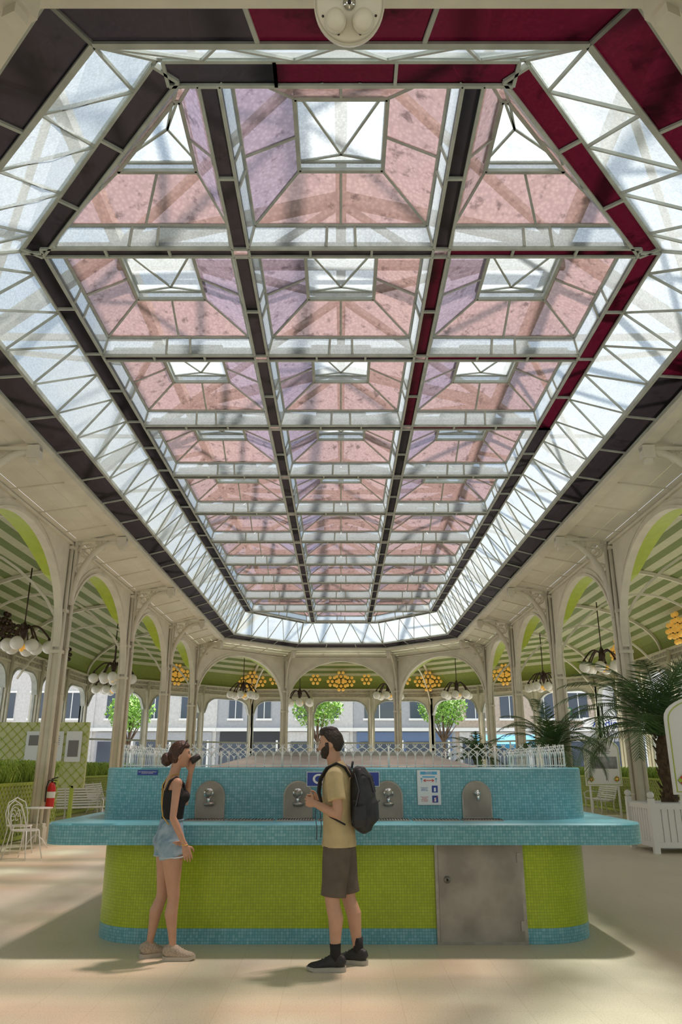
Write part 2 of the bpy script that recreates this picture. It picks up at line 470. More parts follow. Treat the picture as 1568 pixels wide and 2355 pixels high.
mb = MB('column', [CREAM, CREAM2])
mb.box((0, 0, 3.15), (.16, .18, 6.3), 0)
for sx in (-1, 1):
    for sy in (-1, 1):
        mb.tube([(sx * .10, sy * .11, .3), (sx * .10, sy * .11, 6.25)], .042, 0, 8)
mb.tube([(.18, .05, .05), (.18, .05, 6.3)], .04, 0, 8)
for z in (.9, 1.9, 2.9, 3.9, 4.6): mb.tube([(.18, .05, z), (.18, .05, z + .05)], .05, 0, 8)
mb.box((0, 0, .15), (.40, .42, .30), 0); mb.box((0, 0, .33), (.35, .37, .08), 0)
for z in (3.85, 4.75, 6.2): mb.box((0, 0, z), (.29, .32, .07), 0)
for k in range(40): mb.box((.09, -.14, .5 + k * .1), (.02, .02, .02), 0)
cx, cz, ax, az = 1.2, 4.9, 1.04, 1.5
arc = [V(cx - ax * cos(t * pi / 36), 0, cz + az * sin(t * pi / 36)) for t in range(19)]
mb.tube(arc, [(.045, .07)] * 19, 0, 8, ref=(0, 1, 0.001))
mb.bar((.14, 0, 6.42), (1.30, 0, 6.42), .12, .06)
mb.bar((.16, 0, 4.9), (.16, 0, 6.4), .10, .05)
mb.box((1.2, 0, 6.36), (.20, .18, .22)); mb.box((1.2, 0, 6.22), (.11, .11, .1))
def scroll(c, r, turns=1.4, a0=0, w=.015, dr=1):
    pts = []
    for i in range(16):
        f = i / 15; a = a0 + dr * f * turns * 2 * pi; rr = r * (1 - .8 * f)
        pts.append(V(c[0] + rr * cos(a), 0, c[1] + rr * sin(a)))
    mb.tube(pts, w, 0, 5)
for c, r, a in (((.40, 6.14), .22, 0), ((.78, 6.28), .11, 2), ((.30, 5.74), .14, 1), ((.235, 5.44), .075, 4), ((1.0, 6.34), .055, 1), ((.58, 6.0), .07, 3), ((.20, 5.22), .045, 0), ((.23, 6.34), .06, 5), ((.62, 6.32), .06, 5), ((.42, 5.86), .06, 2)):
    scroll(c, r, 1.5, a); scroll(c, r * .95, 1.2, a + pi, dr=-1)
    for q in range(4):
        an = a + q * 1.57
        mb.ball((c[0] + r * .6 * cos(an), 0, c[1] + r * .6 * sin(an)), r * .17, 0, 6, 4, (1, .35, 1))
col0 = mb.done()
for k, (p, vi) in enumerate(loop):
    if vi is not None: inw = (Pt[vi][0] - p[0], Pt[vi][1] - p[1])
    else: inw = (1 if p[0] < 0 else -1, 0)
    rz = atan2(inw[1], inw[0])
    if k == 0: col0.location = (p[0], p[1], 0); col0.rotation_euler = (0, 0, rz)
    else: inst(col0, 'column', (p[0], p[1], 0), rz)

# ---- arches between columns
mb = MB('arcade', [CREAM, LIME, CREAM2])
for k in range(len(loop)):
    a = V(*loop[k][0], 0); b = V(*loop[(k + 1) % len(loop)][0], 0)
    t = (b - a); L = t.length; t.normalize(); nrm = V(-t.y, t.x, 0)
    mid = (a + b) / 2; cen = V(0, min(max(mid.y, 8), 30), 0)
    if (mid - cen).dot(nrm) < 0: nrm = -nrm
    hs = L / 2 - .15; zs, rz = 3.95, 2.18; n = 28
    pts = [(L / 2 - hs * cos(pi * i / n), zs + rz * (sin(pi * i / n) ** .9)) for i in range(n + 1)]
    def W(x, o, z): return a + t * x + nrm * o + V(0, 0, z)
    for i in range(n):
        (x0, z0), (x1, z1) = pts[i], pts[i + 1]
        for o in (-.05, .05):
            mb.face([W(x0, o, z0), W(x1, o, z1), W(x1, o, 6.42), W(x0, o, 6.42)], 0)
        mb.face([W(x0, -.08, z0), W(x1, -.08, z1), W(x1, .08, z1), W(x0, .08, z0)], 0, True)
        if 5 <= i < n - 5:
            e0 = sin(pi * (i - 5) / (n - 10)) ** .5; e1 = max(0, sin(pi * (i - 4) / (n - 10))) ** .5
            mb.face([W(x0, .08, z0 + .02), W(x1, .08, z1 + .02), W(x1, .08 + .42 * e1, z1 + .08), W(x0, .08 + .42 * e0, z0 + .08)], 1, True)
        mb.bar(W(x0, -.07, z0 + .03), W(x1, -.07, z1 + .03), .04, .06, 0)
        if 3 < i < n - 4: mb.bar(W(x0, -.06, z0 + .18), W(x1, -.06, z1 + .18), .025, .025, 0)
    mb.bar(W(0, -.08, 6.3), W(L, -.08, 6.3), .06, .06, 0)
mb.done()

# ---- aisle ceiling (striped vault)
mb = MB('ceiling', [STRC, SAGE, CREAM, OLIVE])
prof = []
for i in range(6):
    f = .3 * i / 6; prof.append((1.9 + 5.1 * f, 7.1 - .75 * ((.3 - f) / .3) ** 2))
NB = 20
for i in range(NB + 1):
    th = pi / 2 * i / NB; f = .3 + .7 * sin(th); prof.append((1.9 + 5.1 * f, 5.35 + 1.75 * cos(th)))
for i in range(len(prof) - 1):
    ring(mb, prof[i][0], prof[i][1], prof[i + 1][0], prof[i + 1][1], 3 if i >= len(prof) - 6 else i % 2)
ring(mb, 1.8, 6.42, 1.9, 6.35, 0)
Po = poly(7)
ribs = []
for p, vi in loop:
    if vi is None: o = (p[0] + (5.25 if p[0] > 0 else -5.25), p[1])
    else: o = Po[vi]
    ribs.append((p, o))
for p, o in ribs:
    last = None
    for (d, z) in prof:
        f = (d - 1.75) / 5.25; q = V(p[0] + (o[0] - p[0]) * f, p[1] + (o[1] - p[1]) * f, z - .06)
        if last is not None: mb.bar(last, q, .10, .10, 2)
        last = q
    last = None
    for k in range(15):
        f = k / 14; q = V(p[0] + (o[0] - p[0]) * f, p[1] + (o[1] - p[1]) * f, 4.4 + 1.9 * sin(pi * f) ** .75)
        if last is not None: mb.bar(last, q, .05, .06, 2)
        last = q
mb.done()

# ---- facade walls with windows
names = ['near_left', 'left', 'far_left', 'far', 'far_right', 'right', 'near_right', 'near']
for i in range(8):
    a = V(*Po[i], 0); j = (i + 1) % 8; b = V(*Po[j], 0); t = b - a; L = t.length; t.normalize()
    nr = V(-t.y, t.x, 0); mid = (a + b) / 2
    if (mid - V(0, min(max(mid.y, 8), 30), 0)).dot(nr) < 0: nr = -nr
    mb = MB('wall_' + names[i], [CREAM, OLIVE, FRAME, DADO, SAGE])
    nb = max(1, round(L / 2.75)); w = L / nb
    def W(x, o, z): return a + t * x + nr * o + V(0, 0, z)
    zt = 4.75
    for k in range(nb):
        x0 = k * w + .14; x1 = (k + 1) * w - .14; r = .75
        mb.box(W(k * w, 0, 2.45), (.24, .24, 4.9), 0)
        mb.tube([W(k * w, -.17, 0), W(k * w, -.17, 5.3)], .06, 0, 8)
        m = 16; pts = []
        for q in range(m + 1):
            x = x0 + (x1 - x0) * q / m; dx = min(x - x0, x1 - x)
            z = zt if dx > r else zt - r + sqrt(max(0, r * r - (r - dx) ** 2))
            pts.append((x, z))
        for q in range(m):
            for o in (-.08, .08): mb.face([W(pts[q][0], o, pts[q][1]), W(pts[q + 1][0], o, pts[q + 1][1]), W(pts[q + 1][0], o, 4.95), W(pts[q][0], o, 4.95)], 0)
            mb.bar(W(pts[q][0], -.02, pts[q][1]), W(pts[q + 1][0], -.02, pts[q + 1][1]), .2, .07, 2)
        mb.bar(W(x0, 0, .9), W(x0, 0, zt - r), .08, .08, 2); mb.bar(W(x1, 0, .9), W(x1, 0, zt - r), .08, .08, 2)
        mb.bar(W(x0, 0, 2.6), W(x1, 0, 2.6), .06, .08, 2); mb.bar(W(x0, 0, .95), W(x1, 0, .95), .14, .1, 2)
        if k % 2: mb.bar(W((x0 + x1) / 2, 0, .95), W((x0 + x1) / 2, 0, 2.6), .05, .06, 2)
        mb.face([W(x0, -.02, 0), W(x1, -.02, 0), W(x1, -.02, .92), W(x0, -.02, .92)], 3)
    mb.box(W(L, 0, 2.45), (.24, .24, 4.9), 0)
    mb.face([W(0, 0, 4.9), W(L, 0, 4.9), W(L, 0, 5.42), W(0, 0, 5.42)], 0)
    mb.bar(W(0, -.08, 4.90), W(L, -.08, 4.90), .12, .08, 0); mb.bar(W(0, -.06, 5.14), W(L, -.06, 5.14), .05, .05, 0); mb.bar(W(0, -.08, 5.32), W(L, -.08, 5.32), .14, .08, 0)
    kk = int(L / .26)
    for k in range(kk):
        c = (k + .5) * L / kk
        pts = [W(c + .12 * cos(q * pi / 5), -.07, 4.95 + .15 * sin(q * pi / 5)) for q in range(6)]
        mb.tube(pts, .016, 0, 4, cap=False)
        pts = [W(c + .05 * cos(q * pi / 3), -.07, 5.23 + .05 * sin(q * pi / 3)) for q in range(6)]
        mb.tube(pts, .014, 0, 4, closed=True)
    mb.done()

def goldcluster(name, p, nr, s=1, mats=None):
    mb = MB(name, mats or [GOLD, BRONZE]); t = V(-nr[1], nr[0], 0); nrv = V(*nr, 0)
    cs = [(0, .0)] if s < 1.2 else [(0, .16), (.46, -.10), (-.46, -.10), (0, -.34)]
    for cx, cz in cs:
        for k in range(7):
            a = k * pi / 3; r = 0 if k == 6 else .22
            q = t * (cx + r * cos(a)) + V(0, 0, cz + r * sin(a)) + nrv * .14
            mb.ball(q, .085, 0, 10, 6)
            mb.bar(t * cx + V(0, 0, cz) + nrv * .05, q, .03, .03, 1)
        mb.bar(t * cx + V(0, 0, cz) + nrv * .05, t * cx * .6 + V(0, 0, cz + .15) - nrv * .35, .03, .03, 1)
    mb.bar(t * -.3 + nrv * .03, t * .3 + nrv * .03, .04, .04, 1); mb.box((0, 0, 0), (.12, .12, .12), 1)
    return mb.done(loc=p)
for x, s in ((-4.7, 1.3), (-3.5, 1), (-1.35, 1), (0, 1.3), (1.35, 1), (4.6, 1.3), (3.4, 1)):
    goldcluster('gold_wall_light', (x, 41.0, 5.80), (0, -1), s)
for x in (-8.1, 8.1): goldcluster('gold_wall_light', (x, 37.8, 5.80), ((1 if x < 0 else -1) * .707, -.707), 1.3)
for s in (-1, 1):
    for y in (13.5, 19.2, 24.5, 30):
        goldcluster('gold_wall_light', (s * 11.0, y, 5.80), (-s, 0), 1.3, None if (s > 0 or y == 19.2) else [BRONZE, BRONZE])

# ---- chandeliers
mb = MB('chandelier', [BRONZE, GLOBE, GOLD])
mb.tube([(0, 0, .3), (0, 0, 2.0)], .02, 0, 6)
mb.tube([(0, 0, .42), (0, 0, .3), (0, 0, .15), (0, 0, .0), (0, 0, -.1)], [.03, .09, .12, .08, .03], 0, 10)
for k in range(8):
    a = k * pi / 4 + .2; R = .72 if k % 2 == 0 else .46
    pts = [V(cos(a) * R * f, sin(a) * R * f, .15 + .20 * sin(f * pi * 1.15) - .10 * f) for f in [i / 8 for i in range(9)]]
    mb.tube(pts, .028, 0, 6)
    e = pts[-1]; mb.tube([e, e - V(0, 0, .08)], .05, 0, 8)
    mb.ball(e - V(0, 0, .24), .185, 1, 14, 10)
for k in range(6):
    a = k * pi / 3; mb.ball((cos(a) * .14, sin(a) * .14, -.28), .07, 2, 8, 6)
mb.tube([(0, 0, -.1), (0, 0, -.32)], .02, 0, 6); mb.ball((0, 0, -.36), .07, 2, 8, 6)
ch = [(-9, 21.5, 4.95), (9, 26.4, 4.95), (-8.8, 29.8, 4.95), (-10, 34, 4.9), (8.7, 33.2, 4.95), (-4.9, 38.9, 5.1), (2.4, 39.2, 5.1), (-2.1, 39.6, 4.8), (9, 16, 4.95), (5.6, 37.6, 5.0)]
c0 = mb.done(loc=ch[0])
for p in ch[1:]: inst(c0, 'chandelier', p, random.random())

# ---- floodlight cluster hanging from the near cornice
fx = empty('ceiling_spotlight_cluster', (.055, 3.74, 6.31)); fx.rotation_euler = (radians(42), 0, 0)
mb = MB('lamp_plate', [M('aged_white', (.80, .76, .62), .35), DARK, CHROME], fx)
mb.tube([(0, -.05, 0), (0, .06, 0)], .235, 0, 40)
mb.tube([(0, -.05, 0), (0, -.08, 0)], [.225, .205], 0, 40)
for a, lens in ((.86, 1), (2.28, 1), (4.0, 0), (5.42, 0)):
    q = V(.14 * cos(a), -.08, .14 * sin(a))
    mb.tube([q, q + V(0, -.09, 0)], [.074, .068], 0, 24)
    if lens:
        mb.tube([q + V(0, -.088, 0), q + V(0, -.093, 0)], .052, 1, 20); mb.tube([q + V(0, -.09, 0), q + V(0, -.10, 0)], [.052, .058], 0, 24, cap=False); mb.ball(q + V(0, -.095, 0), .026, 2)
    else: mb.ball(q + V(0, -.09, 0), .064, 0, 20, 12)
mb.tube([(0, -.08, 0), (0, -.10, 0)], .042, 2, 16); mb.tube([(0, -.10, 0), (0, -.115, 0)], .013, 1, 8)
for k in range(8):
    a = k * pi / 4 + .4; mb.ball((.19 * cos(a), -.08, .19 * sin(a)), .009, 1, 6, 4)
mb.tube([(0, .05, .0), (0, .13, .06), (0, .17, .20)], .06, 0, 14)
mb.done()

# ------------------------------------------------------------------ fountain
ft = empty('drinking_fountain')
FX = .03
def loopft(hx, y0, y1, r): return rrect(FX, (y0 + y1) / 2, hx, (y1 - y0) / 2, r, 12)
mb = MB('base', [LIME_M, BLUE_M], ft)
B = loopft(2.30, 7.52, 11.6, .55)
mb.wall(B, .125, .84, 0, sm=True); mb.wall(B, 0, .125, 1, sm=True); mb.cap(B, .84)
mb.done()
mb = MB('ledge', [BLUE_M, STEELD, DARK], ft)
Lg = loopft(2.68, 7.2, 11.95, .28); Lg2 = loopft(2.665, 7.215, 11.935, .265)
mb.wall(Lg, .83, .99, 0, sm=True); mb.cap(Lg2, 1.005)
for i in range(len(Lg)):
    j = (i + 1) % len(Lg)
    mb.face([(*Lg[i], .99), (*Lg[j], .99), (*Lg2[j], 1.005), (*Lg2[i], 1.005)], 0, True, [(0, .0), (.02, 0), (.02, .02), (0, .02)])
mb.cap(Lg, .83, 0, True)
for x0, x1 in ((-1.05, -.62), (-1.45, -1.06), (-.22, .25), (.66, 1.1), (-.60, -.24), (.27, .64), (1.12, 1.5)):
    mb.box(((x0 + x1) / 2, 7.60, 1.008), (x1 - x0 - .01, .20, .012), 1)
    for k in range(14):
        mb.box((x0 + .02 + (x1 - x0 - .04) * k / 13, 7.60, 1.016), (.008, .18, .006), 2)
mb.done()
mb = MB('spout_wall', [BLUE_M], ft)
U = loopft(2.39, 7.77, 11.4, .42); U2 = loopft(2.375, 7.785, 11.385, .41)
mb.wall(U, 1.0, 1.455, 0, sm=True); mb.cap(U2, 1.47)
for i in range(len(U)):
    j = (i + 1) % len(U); mb.face([(*U[i], 1.455), (*U[j], 1.455), (*U2[j], 1.47), (*U2[i], 1.47)], 0, True, [(0, .0), (.02, 0), (.02, .02), (0, .02)])
mb.done()
mb = MB('access_door', [STEELD, STEEL, DARK], ft)
mb.box((1.245, 7.51, .415), (.80, .03, .83), 1); mb.box((1.245, 7.50, .42), (.74, .03, .79), 0)
mb.tube([(.95, 7.485, .52), (.95, 7.47, .52)], .03, 1, 14); mb.tube([(.95, 7.47, .52), (.95, 7.462, .52)], .012, 2, 10)
for z in (.15, .7): mb.box((1.60, 7.485, z), (.03, .02, .08), 1)
mb.done()
for k, x in enumerate((-1.252, -.41, .45, 1.30)):
    mb = MB('spout_niche_%d' % (k + 1), [STEELD, CHROME, DARK, STEEL], ft)
    y = 7.765; hw = .135
    pts = [(x - hw, 1.015), (x + hw, 1.015), (x + hw, 1.21)] + [(x + hw * cos(a * pi / 12), 1.21 + hw * sin(a * pi / 12)) for a in range(1, 12)] + [(x - hw, 1.21)]
    mb.face([(p[0], y - .008, p[1]) for p in pts], 0)
    for i in range(len(pts)):
        p, q = pts[i], pts[(i + 1) % len(pts)]
        mb.bar((p[0], y - .006, p[1]), (q[0], y - .006, q[1]), .012, .010, 3, up=(0, 1, 0))
    z = 1.24
    mb.tube([(x, y, z), (x, y - .05, z)], .03, 1, 16)
    if k < 3:
        mb.tube([(x, y - .05, z), (x, y - .11, z)], .034, 1, 20)
        mb.tube([(x, y - .10, z), (x, y - .112, z)], .046, 1, 24); mb.tube([(x, y - .112, z), (x, y - .114, z)], .034, 3, 20)
        mb.tube([(x, y - .08, z - .02), (x, y - .09, z - .09)], [.018, .014], 1, 12)
        mb.tube([(x, y - .06, z - .085), (x, y - .06, z - .10), (x, y - .06, z - .115)], [.05, .052, .04], 3, 20)
    else:
        mb.tube([(x, y - .05, z), (x, y - .08, z), (x, y - .09, z - .03), (x, y - .09, z - .07)], .014, 1, 10); mb.ball((x, y - .06, z), .03, 1)
    mb.done()
mb = MB('railing', [WHITE], ft)
RL = rrect(FX, 9.6, 2.27, 1.68, .33, 6)
seg = []; tot = 0
for i in range(len(RL)):
    l = math.dist(RL[i], RL[(i + 1) % len(RL)]); seg.append((tot, l, RL[i], RL[(i + 1) % len(RL)])); tot += l
def onrl(s):
    s %= tot
    for s0, l, a, b in seg:
        if s0 <= s <= s0 + l and l > 1e-6: return lerp2(a, b, (s - s0) / l)
    return RL[0]
npk = int(tot / .088); p = tot / npk
for k in range(npk):
    a = V(*onrl(k * p), 1.47)
    mb.tube([a, a + V(0, 0, .15)], .0045, 0, 5)
    for dr in (1, -1):
        pts = []
        for f in (0, .25, .5, .75, 1):
            q = onrl(k * p + dr * p * (f ** 1.5) * 1.0); pts.append(V(q[0], q[1], 1.57 + .095 * f ** .7))
        mb.tube(pts, .0045, 0, 5)
    t = a + V(0, 0, .185)
    mb.tube([t, t + V(0, 0, .035)], [.005, .003], 0, 5)
    for dr in (1, -1):
        q = onrl(k * p + dr * .022); mb.tube([t, V(q[0], q[1], 1.69)], .0035, 0, 4)
    q = onrl(k * p + p); q0 = onrl(k * p)
    mb.bar((q0[0], q0[1], 1.49), (q[0], q[1], 1.49), .010, .010)
for k in range(0, npk, 12):
    a = V(*onrl(k * p), 1.47); mb.tube([a, a + V(0, 0, .2)], .010, 0, 8)
mb.done()
mb = MB('inner_basin', [STEELD, STEEL], ft)
b0 = rrect(FX, 9.7, 1.5, 1.05, .2, 4); b1 = rrect(FX, 9.7, 1.05, .6, .15, 4)
for i in range(len(b0)):
    j = (i + 1) % len(b0); mb.face([(*b0[i], 1.472), (*b0[j], 1.472), (*b1[j], 1.6), (*b1[i], 1.6)], 0)
mb.cap(b1, 1.6, 1); mb.wall(b1, 1.6, 1.64, 1); mb.cap(b1, 1.64, 1)
mb.done()
mb = MB('name_sign', [BLUE_S, WHITE], ft)
mb.box((.02, 7.755, 1.365), (.70, .02, .135), 1); mb.box((.02, 7.75, 1.365), (.688, .02, .123), 0); mb.done()
text('CHOMEL', .122, (.02, 7.737, 1.362), WHITE, ft, sx=1.2, off=.003)
mb = MB('small_plate', [BLUE_S], ft); mb.box((-1.87, 7.76, 1.425), (.19, .012, .045)); mb.done()
text("EAU MINERALE NATURELLE\nSOURCE CHOMEL", .014, (-1.87, 7.752, 1.425), WHITE, ft, ext=.0005)
mb = MB('info_poster', [PAPER, BLUE_S, RED, M('sky_blue', (.10, .42, .70), .5), DARK], ft)
px, py = .845, 7.757
mb.box((px, py, 1.29), (.222, .012, .315), 0)
mb.box((px, py - .007, 1.42), (.16, .004, .028), 3); mb.box((px, py - .007, 1.385), (.12, .004, .012), 3)
mb.bar((px - .05, py - .008, 1.352), (px + .05, py - .008, 1.352), .006, .006, 2)
for s in (-1, 1):
    mb.bar((px + s * .05, py - .008, 1.352), (px + s * .03, py - .008, 1.364), .005, .005, 2); mb.bar((px + s * .05, py - .008, 1.352), (px + s * .03, py - .008, 1.34), .005, .005, 2)
    mb.ball((px + s * .07, py - .008, 1.368), .009, 3, 8, 6); mb.bar((px + s * .07, py - .008, 1.358), (px + s * .07, py - .008, 1.335), .014, .004, 3)
mb.box((px + .055, py - .007, 1.275), (.055, .004, .062), 1); mb.box((px + .055, py - .007, 1.185), (.055, .004, .062), 1)
mb.box((px + .055, py - .010, 1.27), (.018, .003, .035), 0); mb.box((px + .055, py - .010, 1.18), (.018, .003, .035), 0)
mb.bar((px + .03, py - .012, 1.158), (px + .08, py - .012, 1.212), .006, .003, 2)
mb.done()
text("Merci de\nrespecter", .017, (px, py - .010, 1.42), WHITE, ft, ext=.0005)
text("Prenez votre\ngobelet et\nservez vous", .014, (px - .045, py - .009, 1.275), M('blue_ink', (.02, .15, .5), .5), ft, ext=.0004)
text("Il est interdit\nde boire\ndirectement\nau robinet", .014, (px - .045, py - .009, 1.185), RED, ft, ext=.0004)

# ------------------------------------------------------------------ people
def head_pt(x, y, z, S=1.0):
    px = .098 * x; py = .076 * y; pz = .120 * z
    if x > 0: px = .090 * (x ** .72)
    else: px *= 1.05
    if z < 0:
        t = -z; py *= 1 - .26 * t * t
        if x < 0: px *= 1 - .40 * t
    gz = lambda yy, zz, sy, sz: exp(-((y - yy) / sy) ** 2 - ((z - zz) / sz) ** 2)
    if x > 0:
        if z > -.36: nz = max(0, min(1, (.12 - z) / .48))
        else: nz = exp(-((z + .36) / .07) ** 2)
        px += .027 * exp(-(y / (.10 + .08 * nz)) ** 2) * nz
        px += .005 * gz(0, .20, .55, .10)
        px -= .011 * (gz(.36, .02, .17, .12) + gz(-.36, .02, .17, .12))
        px += .008 * gz(0, -.55, .25, .05) + .008 * gz(0, -.66, .22, .05) - .003 * gz(0, -.605, .2, .02)
        px += .020 * gz(0, -.88, .40, .14)
        px += .004 * (gz(.5, -.3, .2, .2) + gz(-.5, -.3, .2, .2))
    return Vector((px * S, py * S, pz * S))

def add_head(mb, c, S, mat, mi=0):
    mb.ball(c, 1, mi, 64, 48, fn=lambda x, y, z: head_pt(x, y, z, S), mat=mat)
    for s in (-1, 1):
        q = Vector(c) + mat @ (V(-.008, s * .078, -.012) * S)
        mb.ball(q, .032 * S, mi, 12, 10, (.6, .28, 1), mat=mat)

def add_hand(mb, wrist, d, nrm, th, curl=.5, S=1.0, mi=0, spread=.05):
    w = Vector(wrist); d = Vector(d).normalized(); th = Vector(th); th = (th - d * th.dot(d)).normalized()
    nn = Vector(nrm); nn = (nn - d * nn.dot(d) - th * nn.dot(th)).normalized()
    mb.tube([w - d * .02 * S, w + d * .015 * S, w + d * .05 * S, w + d * .085 * S, w + d * .095 * S],
            [(.026 * S, .019 * S), (.030 * S, .018 * S), (.040 * S, .017 * S), (.040 * S, .014 * S), (.034 * S, .009 * S)], mi, 14, ref=th)
    for k, (o, ln) in enumerate(((.031, .068), (.0105, .078), (-.0105, .073), (-.031, .057))):
        o *= S; ln *= S
        root = w + d * (.075 - .004 * abs(k - 1)) * S + th * o
        dirv = (d + th * (o * spread * 30)).normalized()
        pts = [root]; ang = curl * .3; cur = root
        for f in (.45, .32, .23):
            dd = dirv * cos(ang) + nn * sin(ang)
            cur = cur + dd * (ln * f + (.012 * S if f == .45 else 0)); pts.append(cur); ang += curl
        mb.tube([pts[0], pts[0].lerp(pts[1], .5), pts[1], pts[2], pts[3]], [.0085 * S, .0085 * S, .0080 * S, .0075 * S, .0060 * S], mi, 8)
    r = w + d * .025 * S + th * .028 * S
    p1 = r + (d * .6 + th * .75 + nn * .25).normalized() * .035 * S
    p2 = p1 + (d * .85 + th * .35 + nn * .4).normalized() * .03 * S
    p3 = p2 + (d * .95 + nn * (.3 + curl * .4)).normalized() * .024 * S
    mb.tube([r - th * .012 * S, p1, p2, p3], [.015 * S, .0115 * S, .0095 * S, .007 * S], mi, 8)

def remesh(o, vox=.0045, it=3, fac=.5):
    m = o.modifiers.new('Remesh', 'REMESH'); m.mode = 'VOXEL'; m.voxel_size = vox; m.use_smooth_shade = True
    s = o.modifiers.new('Smooth', 'SMOOTH'); s.iterations = it; s.factor = fac
    return o

def add_shoe(e, name, ank, yaw, S, mats, L=.29):
    mb = MB(name, mats, e)
    R = Matrix.Rotation(yaw, 3, 'Z')
    def T(x, y, z): return R @ V(x, y, z) * 1 + V(ank[0], ank[1], 0)
    k = L / .29
    sec = [(-.075, .050, .022, .030), (-.06, .062, .045, .036), (-.02, .070, .058, .040), (.03, .062, .050, .042), (.08, .048, .036, .047), (.13, .040, .028, .050), (.175, .036, .022, .044), (.20, .032, .012, .028)]
    pts = [T(x * k, 0, z) for x, z, hz, hy in sec]
    mb.tube(pts, [(hz * 1.0, hy) for x, z, hz, hy in sec], 0, 20, ref=(0, 0, 1))
    mb.tube([T(-.02 * k, 0, .07), T(-.012 * k, 0, .105)], [(.048, .036), (.046, .036)], 0, 16, ref=R @ V(1, 0, 0))
    o = mb.done(); remesh(o, .005, 3)
    mb = MB(name + '_sole', [mats[1], mats[2]], e)
    out = []
    prf = [(-.085, 0), (-.08, .022), (-.05, .037), (0, .039), (.05, .038), (.10, .048), (.15, .050), (.19, .036), (.208, .015), (.212, 0)]
    for x, y in prf: out.append((x * k, y))
    for x, y in prf[::-1][1:-1]: out.append((x * k, -y))
    n = len(out)
    lo = [T(x, y * .97, 0.001 + (.012 if x > .17 * k else 0)) for x, y in out]; hi = [T(x, y, .03 + (.006 if x > .17 * k or x < -.05 * k else 0)) for x, y in out]
    mb.faces(lo + hi, [tuple(range(n - 1, -1, -1)), tuple(range(n, 2 * n))] + [(i, (i + 1) % n, n + (i + 1) % n, n + i) for i in range(n)], 0, False)
    for q in range(4):
        x = (.02 + q * .025) * k
        zz = .118 - q * .011
        mb.tube([T(x, -.024, zz - .012), T(x, 0, zz), T(x, .024, zz - .012)], .0035, 1, 5)
    mb.done()

def eyes(e, c, mat, S, browcol):
    mb = MB('eyes', [M('eye_white', (.75, .72, .68), .2), M('iris', (.05, .03, .02), .2), browcol, M('lips', (.42, .16, .13), .5)], e)
    for s in (-1, 1):
        q = Vector(c) + mat @ (V(.070, s * .030, .004) * S); mb.ball(q, .0115 * S, 0, 12, 8, mat=mat)
        q = Vector(c) + mat @ (V(.0785, s * .030, .004) * S); mb.ball(q, .0052 * S, 1, 10, 6, mat=mat)
        pts = [Vector(c) + mat @ (V(x, s * y, z) * S) for x, y, z in ((.087, .014, .022), (.084, .030, .027), (.072, .046, .022))]
        mb.tube(pts, [.003 * S, .004 * S, .002 * S], 2, 6)
        pts = [Vector(c) + mat @ (V(x, s * y, z) * S) for x, y, z in ((.078, .018, .006), (.0815, .030, .013), (.073, .043, .006))]
        mb.tube(pts, .0022 * S, 2, 5)
    pts = [Vector(c) + mat @ (V(x, y, -.0725) * S) for x, y in ((.080, -.020), (.0885, -.008), (.090, 0), (.0885, .008), (.080, .020))]
    mb.tube(pts, [(.003 * S, .003 * S)] + [(.006 * S, .004 * S)] * 3 + [(.003 * S, .003 * S)], 3, 6, ref=(0, 0, 1))
    mb.done()

SKIN_M = M('skin_man', (.54, .31, .205), .5, var=.06, scale=9)
SKIN_W = M('skin_woman', (.52, .29, .19), .45, var=.06, scale=9)
HAIR = M('dark_brown_hair', (.026, .015, .010), .45, var=.5, scale=60, bump=.6, bscale=120)
HAIRW = M('brown_hair', (.055, .022, .012), .4, var=.5, scale=50, bump=.6, bscale=110)
SHIRT = M('tan_tshirt', (.54, .43, .23), .8, var=.08, scale=12, bump=.15, bscale=25)
SHORTS = M('taupe_shorts', (.115, .092, .07), .8, var=.12, scale=12, bump=.15, bscale=25)
SOCK = M('black_sock', (.015, .015, .016), .8)
BLKSH = M('black_shoe_mesh', (.02, .02, .02), .6, var=.3, scale=80)
SOLE = M('shoe_sole', (.42, .40, .34), .6)
LACE = M('laces', (.05, .05, .05), .7)
PACK = M('backpack_nylon', (.022, .024, .030), .55, var=.25, scale=14, bump=.3, bscale=30)
PACK2 = M('backpack_trim', (.06, .065, .075), .5)
TANK = M('black_tank_top', (.012, .012, .014), .8)
DENIM = M('light_denim', (.17, .28, .38), .85, col2=(.36, .48, .56), scale=14, bump=.3, bscale=90, detail=8)
SHOEB = M('beige_knit_shoe', (.40, .33, .25), .8, var=.2, scale=90)
SOLEB = M('beige_sole', (.48, .42, .34), .7)
YEL = M('yellow_strap', (.65, .42, .10), .5)

def shell(mb, c, S, mat, keep, off, mi=0, jitter=.0, nu=64, nv=48, seed=0):
    rnd = random.Random(seed)
    def fn(x, y, z):
        p = head_pt(x, y, z, S); k = keep(x, y, z)
        nv_ = Vector((x, y * 1.1, z)).normalized()
        r = rnd.random() * jitter
        return p * (1 - .10 * (1 - k)) + nv_ * ((off + r) * k)
    mb.ball(c, 1, mi, nu, nv, fn=fn, mat=mat)

def sstep(a, b, x):
    t = max(0, min(1, (x - a) / (b - a))); return t * t * (3 - 2 * t)

